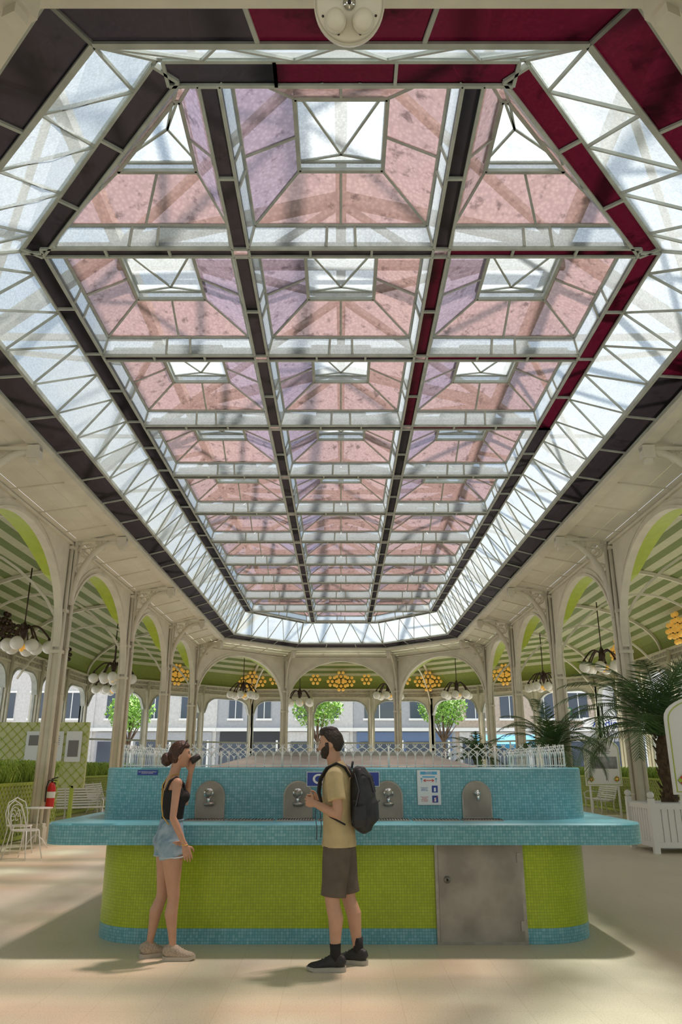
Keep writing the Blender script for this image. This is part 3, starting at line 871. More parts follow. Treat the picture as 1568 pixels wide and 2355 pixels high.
# --- man
man = empty('man_with_backpack', (-.03, 6.72, 0), radians(172))
mb = MB('body', [SKIN_M], man)
rx = (1, 0, 0)
mb.tube([(-.02, 0, .86), (-.02, 0, .95), (-.01, 0, 1.08), (0, 0, 1.22), (.0, 0, 1.34), (.0, 0, 1.42), (.01, 0, 1.465), (.015, 0, 1.49)],
        [(.090, .13), (.098, .145), (.092, .135), (.102, .150), (.108, .165), (.092, .165), (.070, .13), (.055, .07)], 0, 24, ref=rx)
mb.tube([(.01, 0, 1.44), (.025, 0, 1.51), (.045, 0, 1.60)], [(.068, .066), (.060, .058), (.060, .058)], 0, 18, ref=rx)
MH = Matrix.Rotation(radians(4), 3, 'Y') @ Matrix.Rotation(radians(8), 3, 'Z')
HC = V(.062, 0, 1.668)
add_head(mb, HC, 1.0, MH)
for s, hip, kn, an in ((1, (-.015, .085, .86), (.02, .115, .50), (-.005, .125, .10)), (-1, (-.02, -.085, .86), (-.075, -.11, .50), (-.15, -.115, .10))):
    h, k, a = V(*hip), V(*kn), V(*an)
    mb.tube([h, h.lerp(k, .35), h.lerp(k, .8), k + V(.004, 0, 0), k.lerp(a, .12), k.lerp(a, .35) + V(-.018, 0, 0), k.lerp(a, .65) + V(-.008, 0, 0), k.lerp(a, .9), a - V(0, 0, .05)],
            [(.085, .08), (.085, .082), (.066, .064), (.060, .056), (.056, .054), (.060, .056), (.046, .044), (.036, .034), (.040, .034)], 0, 18, ref=rx)
def arm(mb, sh, el, wr, r=(.052, .045, .040, .040, .034, .026), mi=0):
    sh, el, wr = V(*sh), V(*el), V(*wr)
    mb.tube([sh, sh.lerp(el, .4), sh.lerp(el, .85), el, el.lerp(wr, .3), el.lerp(wr, .7), wr], [r[0], r[1], r[2], r[2] * .98, r[3], r[4], r[5]], mi, 14)
LS, LE, LW = (.0, .195, 1.40), (-.05, .255, 1.115), (.155, .165, 1.195)
RS, RE, RW = (.0, -.195, 1.40), (-.03, -.26, 1.12), (.17, -.12, 1.215)
arm(mb, LS, LE, LW); arm(mb, RS, RE, RW)
mb.ball(LS, .062, 0); mb.ball(RS, .062, 0)
add_hand(mb, LW, (.85, -.45, .18), (-.25, -.6, .15), (.0, .1, 1), .95, 1.0)
add_hand(mb, RW, (.85, .45, .05), (-.25, .6, .15), (0, -.1, 1), .95, 1.0)
remesh(mb.done(), .0045, 2)
mb = MB('hair', [HAIR], man)
def kh(x, y, z):
    line = .56 if x > .45 else (.56 - (.45 - x) * 1.15)
    line = max(line, -.58)
    return sstep(line - .07, line + .07, z)
shell(mb, HC, 1.0, MH, kh, .012, 0, .005, seed=3)
mb.ball(HC + V(.012, 0, .104), 1, 0, 20, 12, fn=lambda x, y, z: (x * .082, y * .062, z * .034 + .004 * sin(18 * x) * sin(15 * y)), mat=MH)
remesh(mb.done(), .005, 1)
mb = MB('beard', [HAIR], man)
def kb(x, y, z):
    k = 0
    if x > .02:
        lim = -.62 + .42 * min(1, abs(y) / .85)
        k = sstep(lim + .05, lim - .07, z) * sstep(.02, .12, x)
        if abs(y) < .42 and -.54 < z < -.44: k = max(k, .55 * sstep(-.44, -.48, z))
        if abs(y) > .80 and z > -.45: k = max(k, sstep(.10, .0, z) * sstep(.02, .10, x) * sstep(.42, .34, x))
    return k
shell(mb, HC, 1.0, MH, kb, .0065, 0, .003, seed=5, nu=96, nv=72)
remesh(mb.done(), .0035, 1)
eyes(man, HC, MH, 1.0, HAIR)
mb = MB('tshirt', [SHIRT], man)
mb.tube([(-.015, 0, .868), (-.015, 0, .96), (-.005, 0, 1.08), (.0, 0, 1.22), (.0, 0, 1.34), (.0, 0, 1.42), (.008, 0, 1.475), (.018, 0, 1.512)],
        [(.142, .192), (.132, .184), (.122, .168), (.122, .172), (.126, .188), (.110, .190), (.080, .140), (.068, .072)], 0, 28, ref=rx)
for s, S0, E0 in ((1, LS, LE), (-1, RS, RE)):
    a, b = V(*S0), V(*E0)
    mb.tube([a + V(0, -s * .06, .02), a + V(0, 0, .005), a.lerp(b, .3), a.lerp(b, .62)], [.065, .074, .072, .074], 0, 18)
remesh(mb.done(), .007, 4)
mb = MB('shorts', [SHORTS, DARK], man)
mb.tube([(-.018, 0, .80), (-.018, 0, .86), (-.018, 0, .915)], [(.125, .165), (.128, .176), (.118, .165)], 0, 24, ref=rx)
for hip, kn in (((-.015, .088, .87), (.015, .112, .50)), ((-.02, -.088, .87), (-.068, -.108, .50))):
    h, k = V(*hip), V(*kn)
    mb.tube([h, h.lerp(k, .3), h.lerp(k, .7), h.lerp(k, .97)], [(.118, .095), (.115, .098), (.102, .094), (.102, .094)], 0, 20, ref=rx)
remesh(mb.done(), .007, 4)
mb = MB('socks', [SOCK], man)
for a in ((-.005, .125), (-.15, -.115)):
    mb.tube([(a[0], a[1], .07), (a[0], a[1], .14), (a[0] + .002, a[1], .19)], [(.045, .040), (.041, .038), (.044, .041)], 0, 16, ref=rx)
mb.done()
add_shoe(man, 'shoe_left', (0, .125), radians(4), 1, [BLKSH, SOLE, LACE], .30)
add_shoe(man, 'shoe_right', (-.145, -.115), radians(-14), 1, [BLKSH, SOLE, LACE], .30)
bp = MB('backpack', [PACK, PACK2], man)
bp.tube([(-.185, 0, .985), (-.20, 0, 1.01), (-.215, 0, 1.10), (-.215, 0, 1.25), (-.20, 0, 1.38), (-.175, 0, 1.45), (-.15, 0, 1.475)],
        [(.05, .10), (.085, .135), (.105, .150), (.105, .150), (.09, .14), (.06, .11), (.02, .06)], 0, 24, ref=rx)
bp.tube([(-.275, 0, 1.03), (-.30, 0, 1.08), (-.30, 0, 1.20), (-.275, 0, 1.28)], [(.02, .08), (.045, .115), (.04, .11), (.01, .07)], 0, 20, ref=rx)
for s in (-1, 1): bp.tube([(-.20, s * .14, 1.02), (-.20, s * .15, 1.08), (-.20, s * .148, 1.18)], [(.05, .02), (.06, .03), (.055, .018)], 0, 14, ref=rx)
remesh(bp.done(), .008, 3)
bp = MB('backpack_straps', [PACK2, PACK], man)
for s in (-1, 1):
    pts = [V(-.12, s * .085, 1.40), V(-.08, s * .105, 1.475), V(-.01, s * .115, 1.505), V(.07, s * .12, 1.465), V(.125, s * .125, 1.38), V(.135, s * .13, 1.28), V(.10, s * .165, 1.18), V(.03, s * .19, 1.10), V(-.09, s * .17, 1.04)]
    bp.tube(pts, [(.008, .028)] * 6 + [(.006, .018), (.005, .012), (.005, .012)], 1, 10)
    bp.tube([V(.14, s * .12, 1.22), V(.165, s * .12, 1.12), V(.150, s * .115, 1.0), V(.155, s * .11, .92)], (.0035), 0, 6)
    bp.tube([V(-.14, s * .15, 1.05), V(-.20, s * .157, 1.30), V(-.16, s * .13, 1.43)], .006, 0, 6)
    bp.tube([V(-.15, s * .14, 1.22), V(-.25, s * .135, 1.20), V(-.31, s * .08, 1.18)], .006, 0, 6)
    bp.tube([V(-.11, s * .125, 1.46), V(-.21, s * .12, 1.475), V(-.285, s * .07, 1.40), V(-.31, s * .06, 1.28)], .005, 0, 6)
bp.tube([(-.12, .02, 1.47), (-.13, .02, 1.52), (-.13, -.02, 1.52), (-.12, -.02, 1.47)], .007, 0, 6)
bp.tube([(-.345, -.06, 1.21), (-.348, 0, 1.225), (-.345, .06, 1.21)], .005, 0, 6)
bp.done()

# --- woman
wom = empty('woman_drinking', (-1.45, 7.0, 0), radians(24))
mb = MB('body', [SKIN_W], wom)
mb.tube([(0, 0, .80), (-.005, 0, .88), (0, 0, .98), (.005, 0, 1.05), (.005, 0, 1.14), (.005, 0, 1.24), (-.005, 0, 1.33), (-.01, 0, 1.375), (-.005, 0, 1.41)],
        [(.09, .14), (.105, .150), (.088, .128), (.078, .108), (.082, .115), (.085, .125), (.075, .135), (.055, .11), (.042, .055)], 0, 24, ref=rx)
mb.tube([(-.01, 0, 1.37), (0, 0, 1.44), (.02, 0, 1.52)], [(.052, .055), (.043, .044), (.046, .046)], 0, 18, ref=rx)
WH = Matrix.Rotation(radians(-16), 3, 'Z') @ Matrix.Rotation(radians(-4), 3, 'Y')
WC = V(.04, 0, 1.578)
add_head(mb, WC, .90, WH)
for s, hip, kn, an in ((1, (0, .08, .86), (-.02, .085, .47), (-.10, .09, .09)), (-1, (0, -.08, .86), (.035, -.085, .47), (.055, -.09, .09))):
    h, k, a = V(*hip), V(*kn), V(*an)
    mb.tube([h + V(0, 0, .03), h.lerp(k, .2), h.lerp(k, .45), h.lerp(k, .8), k + V(.004, 0, 0), k.lerp(a, .12), k.lerp(a, .35) + V(-.016, 0, 0), k.lerp(a, .65) + V(-.006, 0, 0), k.lerp(a, .9), a - V(0, 0, .05)],
            [(.10, .088), (.094, .084), (.078, .074), (.056, .053), (.051, .047), (.047, .045), (.053, .048), (.037, .035), (.029, .027), (.034, .028)], 0, 18, ref=rx)
wr_ = (.040, .034, .030, .030, .025, .020)
RS, RE, RW = (-.005, -.150, 1.345), (-.035, -.205, 1.075), (.075, -.215, .865)
LS, LE, LW = (.0, .150, 1.345), (.15, .185, 1.17), (.150, .040, 1.435)
arm(mb, RS, RE, RW, wr_); arm(mb, LS, LE, LW, wr_)
mb.ball(RS, .045, 0); mb.ball(LS, .045, 0)
add_hand(mb, RW, (.35, -.02, -.95), (-.2, .9, 0), (.9, 0, .3), .35, .92)
add_hand(mb, LW, (.05, -.20, .97), (.1, -.95, -.1), (-.9, -.2, .1), .75, .88)
remesh(mb.done(), .0045, 2)
mb = MB('hair', [HAIRW], wom)
def kw(x, y, z):
    line = .50 if x > .35 else (.50 - (.35 - x) * 1.5)
    line = max(line, -.62)
    return sstep(line - .08, line + .08, z)
shell(mb, WC, .90, WH, kw, .014, 0, .003, seed=9)
bc = WC + WH @ V(-.118, 0, -.030)
mb.ball(bc, 1, 0, 24, 18, fn=lambda x, y, z: (x * .050 * (1 + .08 * sin(9 * z + 5 * y)), y * .056 * (1 + .1 * sin(7 * x + 4 * z)), z * .056 * (1 + .08 * sin(8 * y))), mat=WH)
mb.tube([WC + WH @ V(-.07, 0, 0), bc], [.05, .03], 0, 12)
remesh(mb.done(), .0045, 1)
mb = MB('hair_tie', [YEL, DARK], wom); mb.tube([bc + WH @ V(.035, .035 * cos(a), .035 * sin(a)) for a in [q * pi / 8 for q in range(16)]], .006, 1, 6, closed=True)
for s in (-1, 1):
    c = WC + WH @ V(.050, s * .034, .103)
    mb.tube([c + WH @ V(.020 * sin(a) * .5, .024 * cos(a), .020 * sin(a)) for a in [q * pi / 6 for q in range(12)]], .003, 1, 5, closed=True)
    mb.tube([WC + WH @ V(.05, s * .058, .098), WC + WH @ V(-.01, s * .082, .04)], .003, 1, 5)
mb.done()
eyes(wom, WC, WH, .90, HAIRW)
mb = MB('tank_top', [TANK], wom)
mb.tube([(.0, 0, 1.02), (.005, 0, 1.08), (.005, 0, 1.15), (.012, 0, 1.235), (.0, 0, 1.30)],
        [(.088, .122), (.090, .120), (.096, .127), (.112, .136), (.090, .132)], 0, 24, ref=rx)
for s in (-1, 1):
    mb.tube([(.085, s * .075, 1.27), (.065, s * .085, 1.34), (.0, s * .088, 1.395), (-.055, s * .085, 1.36), (-.085, s * .075, 1.28)], [(.012, .02)] * 5, 0, 10)
    mb.ball((.075, s * .058, 1.235), .058, 0, 14, 10)
remesh(mb.done(), .006, 4)
mb = MB('denim_shorts', [DENIM], wom)
mb.tube([(0, 0, .83), (-.008, 0, .90), (-.004, 0, .98), (.002, 0, 1.055)], [(.118, .156), (.124, .162), (.106, .144), (.092, .126)], 0, 26, ref=rx)
for s, kx in ((1, -.01), (-1, .012)):
    mb.tube([(-.01, s * .076, .89), (-.006, s * .080, .82), (kx * .6, s * .083, .765)], [(.116, .090), (.110, .091), (.108, .093)], 0, 20, ref=rx)
mb.ball((-.058, .07, .88), .078, 0, 14, 10); mb.ball((-.058, -.07, .88), .078, 0, 14, 10)
remesh(mb.done(), .0065, 3)
mb = MB('shorts_details', [M('frayed_hem', (.45, .54, .58), .9), DENIM], wom)
for s, kx in ((1, -.01), (-1, .012)):
    c = V(kx * .6, s * .083, .766)
    mb.tube([c + V(.106 * cos(q * pi / 12), .091 * sin(q * pi / 12), random.uniform(-.003, .003)) for q in range(24)], .006, 0, 6, closed=True)
mb.tube([V(.002 + .092 * cos(q * pi / 12), .126 * sin(q * pi / 12), 1.05) for q in range(24)], .007, 1, 6, closed=True)
mb.done()
add_shoe(wom, 'shoe_left', (-.10, .09), radians(8), 1, [SHOEB, SOLEB, SOLEB], .26)
add_shoe(wom, 'shoe_right', (.055, -.09), radians(-20), 1, [SHOEB, SOLEB, SOLEB], .26)
mb = MB('bag_strap', [YEL], wom)
mb.tube([(.03, .085, 1.41), (-.03, .075, 1.415), (-.092, .03, 1.33), (-.105, -.03, 1.20), (-.095, -.09, 1.08), (-.05, -.135, 1.02)], .005, 0, 6)
mb.tube([(.03, -.05, 1.425), (-.04, -.055, 1.41), (-.098, -.06, 1.30), (-.106, -.075, 1.22), (-.104, -.07, 1.12)], .0035, 0, 6)
wc_ = V(*RW); mb.tube([wc_ + V(.026 * cos(q * pi / 6), .024 * sin(q * pi / 6), 0) for q in range(12)], .004, 0, 6, closed=True)
mb.done()
mb = MB('drinking_cup', [DARK, CHROME], wom)
cp = WC + WH @ V(.090, .0, -.060)
ax = (WH @ V(.82, 0, .42)).normalized()
mb.tube([cp, cp + ax * .03, cp + ax * .085, cp + ax * .088], [.031, .030, .024, .018], 0, 20)
mb.done()

# ------------------------------------------------------------------ furniture and plants
def palm(name, loc, h, nf, fl, seed, pl=1.15):
    e = empty(name, loc); rnd = random.Random(seed)
    ph = .80 * pl / 1.15
    mb = MB('planter_box', [WHITE, SOIL], e); w = pl
    mb.box((0, 0, ph / 2 + .08), (w - .06, w - .06, ph - .08), 0)
    for sx in (-1, 1):
        for sy in (-1, 1):
            mb.box((sx * w / 2, sy * w / 2, (ph + .12) / 2), (.10, .10, ph + .12), 0); mb.ball((sx * w / 2, sy * w / 2, ph + .18), .065, 0, 12, 8)
    for s in (-1, 1):
        for z in (.14, ph - .02):
            mb.box((0, s * (w / 2 - .01), z), (w, .05, .09), 0); mb.box((s * (w / 2 - .01), 0, z), (.05, w, .09), 0)
        for k in range(9):
            x = -w / 2 + .1 + (w - .2) * k / 8
            mb.box((x, s * (w / 2 - .02), ph / 2 + .05), (w / 9 - .03, .03, ph - .15), 0); mb.box((s * (w / 2 - .02), x, ph / 2 + .05), (.03, w / 9 - .03, ph - .15), 0)
    mb.box((0, 0, ph + .025), (w - .1, w - .1, .02), 1)
    mb.done()
    mb = MB('trunk', [TRUNK], e)
    pts = [V(.03 * sin(q), .02 * cos(q), ph + (h - ph) * q / 8) for q in range(9)]
    mb.tube(pts, [.16, .14, .12, .13, .11, .12, .12, .13, .08], 0, 12)
    for k in range(40):
        a = k * 2.4; z = ph + (h - ph) * k / 40
        p = V(.11 * cos(a), .11 * sin(a), z); mb.tube([p, p + V(.07 * cos(a), .07 * sin(a), .12)], [.03, .012], 0, 5)
    mb.done()
    mb = MB('fronds', [LEAF], e)
    for k in range(nf):
        a = k * 2.399 + rnd.uniform(-.2, .2); up = .40 + 1.1 * (k / nf); L = fl * rnd.uniform(.8, 1.05)
        d = V(cos(a), sin(a), 0); p = V(0, 0, h - .05); ang = up; pts = [p.copy()]
        nst = 18
        for q in range(nst):
            p = p + (d * cos(ang) + V(0, 0, sin(ang))) * (L / nst); pts.append(p.copy()); ang -= (.068 + .025 * (1 - up)) * (1 + q * .05)
        mb.tube(pts, [.016 - .014 * q / nst for q in range(nst + 1)], 0, 5)
        side = V(-sin(a), cos(a), 0)
        for q in range(3, nst * 3):
            f = q / 3; i = int(f); b = pts[i].lerp(pts[min(i + 1, nst)], f - i); t = (pts[min(i + 1, nst)] - pts[max(i - 1, 0)]).normalized()
            ll = .42 * fl / 2.2 * sin(pi * min(1, (f / nst) * .85 + .12)) + .05
            for s in (-1, 1):
                e1 = b + (side * s * .75 + t * .65).normalized() * ll + V(0, 0, -.25 * ll * rnd.uniform(.2, 1.3))
                wv = t * .014
                mb.face([b - wv, b + wv, e1.lerp(b, .4) + wv * .9, e1], 0)
    mb.done(); return e
palm('potted_palm', (6.2, 15.3, 0), 2.05, 32, 2.7, 4)
palm('potted_palm', (5.6, 21.0, 0), 1.9, 22, 1.9, 5, .9)
palm('potted_palm', (4.7, 27.5, 0), 1.7, 16, 1.5, 6, .8)

def trellis(name, a, b, h, seed, gh=.55, depth=.45):
    e = empty(name); a = V(*a, 0); b = V(*b, 0); t = (b - a); L = t.length; t.normalize(); nr = V(t.y, -t.x, 0)
    if nr.x * a.x > 0: nr = -nr
    rnd = random.Random(seed)
    mb = MB('planter', [HEDGEBG, LATT, SOIL], e)
    c = (a + b) / 2 - nr * depth / 2 + V(0, 0, h / 2)
    mb.box(c, (L, depth, h), 0, Matrix.Rotation(atan2(t.y, t.x), 3, 'Z'))
    mb.bar(a + V(0, 0, h), b + V(0, 0, h), .06, .06, 1); mb.bar(a + V(0, 0, .06) + nr * .02, b + V(0, 0, .06) + nr * .02, .05, .08, 1)
    st = .17
    k = -int(h / st) - 1
    while k * st < L:
        for dr in (1, -1):
            x0, z0, x1, z1 = (k * st, 0, k * st + h, h) if dr > 0 else (k * st, h, k * st + h, 0)
            if x0 < 0: z0 += dr * (-x0); x0 = 0
            if x1 > L: z1 -= dr * (x1 - L); x1 = L
            if x1 > x0 + .02: mb.bar(a + t * x0 + V(0, 0, z0) + nr * (.02 + .01 * dr), a + t * x1 + V(0, 0, z1) + nr * (.02 + .01 * dr), .022, .012, 1, up=nr)
        k += 1
    mb.done()
    mb = MB('ornamental_grass', [GRASS, GRASSL], e)
    for q in range(int(L * 280)):
        p = a + t * rnd.uniform(.1, L - .1) - nr * rnd.uniform(0.02, depth) + V(0, 0, h - .02)
        an = rnd.uniform(0, 2 * pi); l = rnd.uniform(.6, 1.1) * gh; o = V(cos(an), sin(an), 0) * .7 + nr * .35
        pts = [p, p + o * l * .2 + V(0, 0, l * .65), p + o * l * .55 + V(0, 0, l * .85), p + o * l * .95 + V(0, 0, l * rnd.uniform(.2, .7))]
        w = V(-o.y, o.x, 0).normalized() * .008; mi = 0 if rnd.random() < .5 else 1
        mb.face([pts[0] - w, pts[0] + w, pts[1] + w, pts[1] - w], mi); mb.face([pts[1] - w, pts[1] + w, pts[2] + w, pts[2] - w], mi); mb.face([pts[2] - w, pts[2] + w, pts[3]], mi)
    mb.done()
trellis('trellis_planter', (-6.75, 10.5), (-6.75, 19.2), 1.12, 1)
trellis('trellis_planter', (-8.7, 21.6), (-8.7, 33.5), 1.12, 2)
trellis('trellis_planter', (9.4, 19.0), (9.4, 34.0), 1.1, 3, .4)

def bench(name, loc, rz, w=1.5):
    mb = MB(name, [WHITE])
    for k in range(7): mb.box((0, -.2 + k * .065, .42 + .008 * abs(k - 3)), (w, .045, .02))
    for k in range(7):
        z = .50 + k * .065; mb.box((0, .235 + k * .022, z), (w, .02, .045))
    for s in (-1, 0, 1):
        x = s * (w / 2 - .08)
        mb.tube([(x, -.22, 0), (x, -.20, .22), (x, -.21, .40)], .02, 0, 6); mb.tube([(x, .28, 0), (x, .18, .2), (x, .20, .42), (x, .39, .95)], .02, 0, 6)
        mb.tube([(x, -.21, .40), (x, .21, .40)], .018, 0, 6)
        if s: mb.tube([(x, -.21, .4), (x, -.24, .6), (x, -.1, .66), (x, .25, .64)], .018, 0, 6)
    return mb.done(loc=loc, rot=(0, 0, rz))
bench('slatted_bench', (-7.2, 21.4, 0), radians(35), 1.9)
bench('slatted_bench', (8.6, 27.0, 0), radians(-90), 1.8)
bench('slatted_bench', (-8.0, 27.2, 0), radians(90), 1.8)

mb = MB('garden_chair', [WHITE])
for q in range(16):
    a = q * pi / 8; b = (q + 1) * pi / 8
    mb.bar((.21 * cos(a), .21 * sin(a), .45), (.21 * cos(b), .21 * sin(b), .45), .02, .02)
for k in range(9):
    x = -.19 + k * .0475; y = sqrt(.21 ** 2 - x * x) if abs(x) < .21 else 0
    mb.bar((x, -y, .45), (x, y, .45), .014, .008)
for sx in (-1, 1):
    mb.tube([(sx * .15, -.16, .45), (sx * .17, -.2, .2), (sx * .2, -.24, 0)], .010, 0, 6)
    mb.tube([(sx * .15, .16, .45), (sx * .17, .2, .2), (sx * .2, .25, 0)], .010, 0, 6)
mb.tube([(-.18, .13, .45), (-.20, .22, .65), (-.15, .27, .84), (0, .29, .92), (.15, .27, .84), (.20, .22, .65), (.18, .13, .45)], .011, 0, 8)
mb.tube([(-.1, .18, .45), (-.12, .235, .65), (-.07, .26, .78), (0, .27, .81), (.07, .26, .78), (.12, .235, .65), (.1, .18, .45)], .007, 0, 6)
for c in (-.05, .05):
    mb.tube([(c + .04 * cos(q * .7), .25, .65 + .06 * sin(q * .7)) for q in range(9)], .006, 0, 5)
gc = mb.done(loc=(-5.35, 13.9, 0), rot=(0, 0, radians(70)))
inst(gc, 'garden_chair', (-5.7, 12.9, 0), radians(100)); inst(gc, 'garden_chair', (-5.85, 14.9, 0), radians(40))
mb = MB('bistro_table', [WHITE])
mb.tube([(0, 0, .70), (0, 0, .72)], .26, 0, 24); mb.tube([(0, 0, .1), (0, 0, .70)], .018, 0, 8)
for k in range(3):
    a = k * 2.1; mb.tube([(0, 0, .25), (.14 * cos(a), .14 * sin(a), .14), (.25 * cos(a), .25 * sin(a), 0.0)], .012, 0, 6)
mb.done(loc=(-5.85, 15.75, 0))

mb = MB('fire_extinguisher', [RED, DARK, WHITE])
mb.tube([(0, 0, 0), (0, 0, .02), (0, 0, .40), (0, 0, .46), (0, 0, .50)], [.06, .085, .085, .06, .025], 0, 20)
mb.tube([(0, 0, .50), (0, 0, .56)], .022, 1, 8); mb.bar((-.02, 0, .56), (.11, 0, .60), .02, .02, 1); mb.bar((-.02, 0, .54), (.1, 0, .53), .02, .015, 1)
mb.tube([(0, 0, .53), (-.07, 0, .54), (-.11, 0, .40), (-.105, 0, .12)], .012, 1, 6)
mb.tube([(0, 0, .2), (0, 0, .32)], .087, 2, 20, cap=False)
mb.box((0, .09, .3), (.08, .03, .4), 1)
mb.done(loc=(-5.95, 16.60, .66))
mb = MB('exit_sign', [GREENS, WHITE])
ex = V(8.7, 30.6, 3.5)
mb.box(ex, (.62, .06, .26), 0); mb.bar(ex + V(-.2, 0, .12), ex + V(-.2, 0, 3.5), .015, .015, 1); mb.bar(ex + V(.2, 0, .12), ex + V(.2, 0, 3.5), .015, .015, 1)
f = lambda x, z: ex + V(x, -.035, z)
mb.bar(f(-.24, 0), f(-.05, 0), .03, .01, 1, up=(0, 1, 0)); mb.bar(f(-.24, 0), f(-.17, .06), .03, .01, 1, up=(0, 1, 0)); mb.bar(f(-.24, 0), f(-.17, -.06), .03, .01, 1, up=(0, 1, 0))
mb.ball(f(.08, .075), .022, 1, 8, 6); mb.bar(f(.08, .05), f(.06, -.02), .03, .01, 1, up=(0, 1, 0)); mb.bar(f(.06, -.02), f(.0, -.05), .02, .01, 1, up=(0, 1, 0)); mb.bar(f(.06, -.02), f(.11, -.09), .02, .01, 1, up=(0, 1, 0)); mb.bar(f(.02, .03), f(.13, .02), .016, .01, 1, up=(0, 1, 0))
mb.box(f(.22, 0), (.10, .01, .19), 1)
mb.done()

def disp(name, loc, rz, w, z0, z1, arch=True):
    e = empty(name, loc, rz)
    mb = MB('board', [WHITE, LIME, M('photo_print', (.42, .42, .42), .5, col2=(.15, .15, .16), scale=4), DARK, GOLD, RED], e)
    pts = [(-w / 2, z0), (w / 2, z0)] + ([(w / 2 * cos(a * pi / 16), z1 - .35 + .35 * sin(a * pi / 16)) for a in range(17)] if arch else [(w / 2, z1), (-w / 2, z1)])
    n = len(pts)
    mb.faces([V(p[0], -.03, p[1]) for p in pts] + [V(p[0], .03, p[1]) for p in pts], [tuple(range(n)), tuple(range(2 * n - 1, n - 1, -1))] + [(i, i + n, (i + 1) % n + n, (i + 1) % n) for i in range(n)], 0)
    for i in range(n):
        a, b = pts[i], pts[(i + 1) % n]
        sc = .94
        mb.bar((a[0] * sc, -.035, z0 + .04 + (a[1] - z0) * sc), (b[0] * sc, -.035, z0 + .04 + (b[1] - z0) * sc), .012, .01, 1, up=(0, 1, 0))
    mb.box((.05, -.035, z0 + (z1 - z0) * .48), (w * .72, .012, (z1 - z0) * .25), 2)
    for k in range(4): mb.box((0, -.034, z0 + (z1 - z0) * (.78 - .035 * k)), (w * (.5 - .06 * (k % 2)), .01, .012), 3)
    for cx in (-w / 2 + .16, w / 2 - .16):
        c = V(cx, -.045, z0 + .2)
        for k in range(4):
            a = k * pi / 2
            mb.box(c + V(.06 * cos(a), 0, .06 * sin(a)), (.05, .02, .05), 1, Matrix.Rotation(pi / 4, 3, 'Y')); mb.box(c + V(.055 * cos(a + pi / 4), -.005, .055 * sin(a + pi / 4)), (.03, .02, .03), 5, Matrix.Rotation(pi / 4, 3, 'Y'))
        mb.box(c, (.035, .04, .035), 4, Matrix.Rotation(pi / 4, 3, 'Y'))
    for s in (-1, 1): mb.box((s * (w / 2 - .12), .02, z0 / 2), (.05, .05, z0), 0)
    mb.box((0, .02, .03), (w * .7, .4, .06), 0)
    mb.done(); return e
disp('display_board', (5.62, 12.0, 0), 0, 1.36, 1.08, 2.52)
mb = MB('exhibition_panels', [HEDGEBG, LATT, PAPER, M('photo_dark', (.2, .2, .2), .5)])
mb.box((-8.2, 20.4, 1.75), (3.4, .08, 1.6), 0)
for k in range(-8, 14):
    x0 = -9.9 + k * .25
    for dr in (1, -1):
        xa, xb = (x0, x0 + 1.6)
        za, zb = (.95, 2.55) if dr > 0 else (2.55, .95)
        fa = max(0, (-9.9 - xa) / 1.6); fb = min(1, (-6.5 - xa) / 1.6)
        if fb > fa: mb.bar((xa + 1.6 * fa, 20.35, za + (zb - za) * fa), (xa + 1.6 * fb, 20.35, za + (zb - za) * fb), .02, .01, 1, up=(0, 1, 0))
for x in (-9.6, -8.2, -6.8): mb.box((x, 20.4, .5), (.08, .08, 1.0), 1)
mb.box((-7.6, 20.33, 1.95), (.95, .02, .75), 2); mb.box((-7.85, 20.315, 2.1), (.3, .012, .25), 3); mb.box((-6.85, 20.33, 1.95), (.4, .02, .75), 2); mb.box((-6.85, 20.315, 1.9), (.26, .012, .4), 3); mb.box((-9.3, 20.33, 1.95), (.7, .02, .6), 2)
for k in range(5): mb.box((-7.35, 20.315, 2.2 - k * .05), (.28, .01, .012), 3)
mb.done()
disp('poster_stand', (8.0, 24.5, 0), 0, 1.1, .9, 2.3)

# ------------------------------------------------------------------ street outside
BW = M('white_render', (.60, .59, .57), .8, var=.08); BB = M('blue_shopfront', (.12, .18, .31), .6); BK = M('black_shopfront', (.03, .03, .035), .4)
BG = M('grey_render', (.40, .41, .43), .8, var=.06); BR = M('pale_ochre_render', (.50, .41, .33), .8, var=.1); WG = M('window_dark', (.07, .09, .12), .15)
def building(name, x0, x1, y, h, wall, shop, flip=False):
    mb = MB(name, [wall, shop, WG, WHITE, DARK])
    P = (lambda x, dy, z: V(y + dy if y > 0 else y - dy, x, z)) if flip else (lambda x, dy, z: V(x, y + dy, z))
    def B(xa, xb, da, db, za, zb, mi):
        a = P(xa, da, za); b = P(xb, db, zb); c = (a + b) / 2; s = b - a
        mb.box(c, (abs(s.x), abs(s.y), abs(s.z)), mi)
    B(x0, x1, 0, 8, -.1, h, 0)
    B(x0 + .3, x1 - .3, -.15, 0, -.1, 3.9, 1)
    n = max(1, int((x1 - x0) / 2.6)); w = (x1 - x0 - .8) / n
    for k in range(n):
        xa = x0 + .5 + k * w
        B(xa, xa + w - .35, -.2, -.1, .5, 3.2, 2); B(xa + w - .33, xa + w - .18, -.24, -.1, -.1, 3.3, 3)
        z = 4.9
        while z + 2.2 < h:
            B(xa + .4, xa + w - .8, -.05, .1, z, z + 1.9, 2)
            B(xa + .28, xa + w - .68, -.15, 0, z - .15, z, 3); B(xa + .28, xa + w - .68, -.12, 0, z + 1.9, z + 2.05, 3)
            B(xa + (w - .4) / 2 - .03, xa + (w - .4) / 2 + .03, -.07, 0, z, z + 1.9, 3)
            z += 3.3
    B(x0, x1, -.3, 0, 3.95, 4.2, 3); B(x0, x1, -.4, 8, h, h + .3, 3)
    return mb.done()
building('street_building', -40, -18.9, 60, 9, BW, BW)
building('street_building', -18.9, -9.5, 60.1, 8.5, BW, BG)
building('street_building', -9.5, -4.3, 60.2, 10, BG, BK)
building('street_building', -4.3, .9, 60, 10, BW, BW)
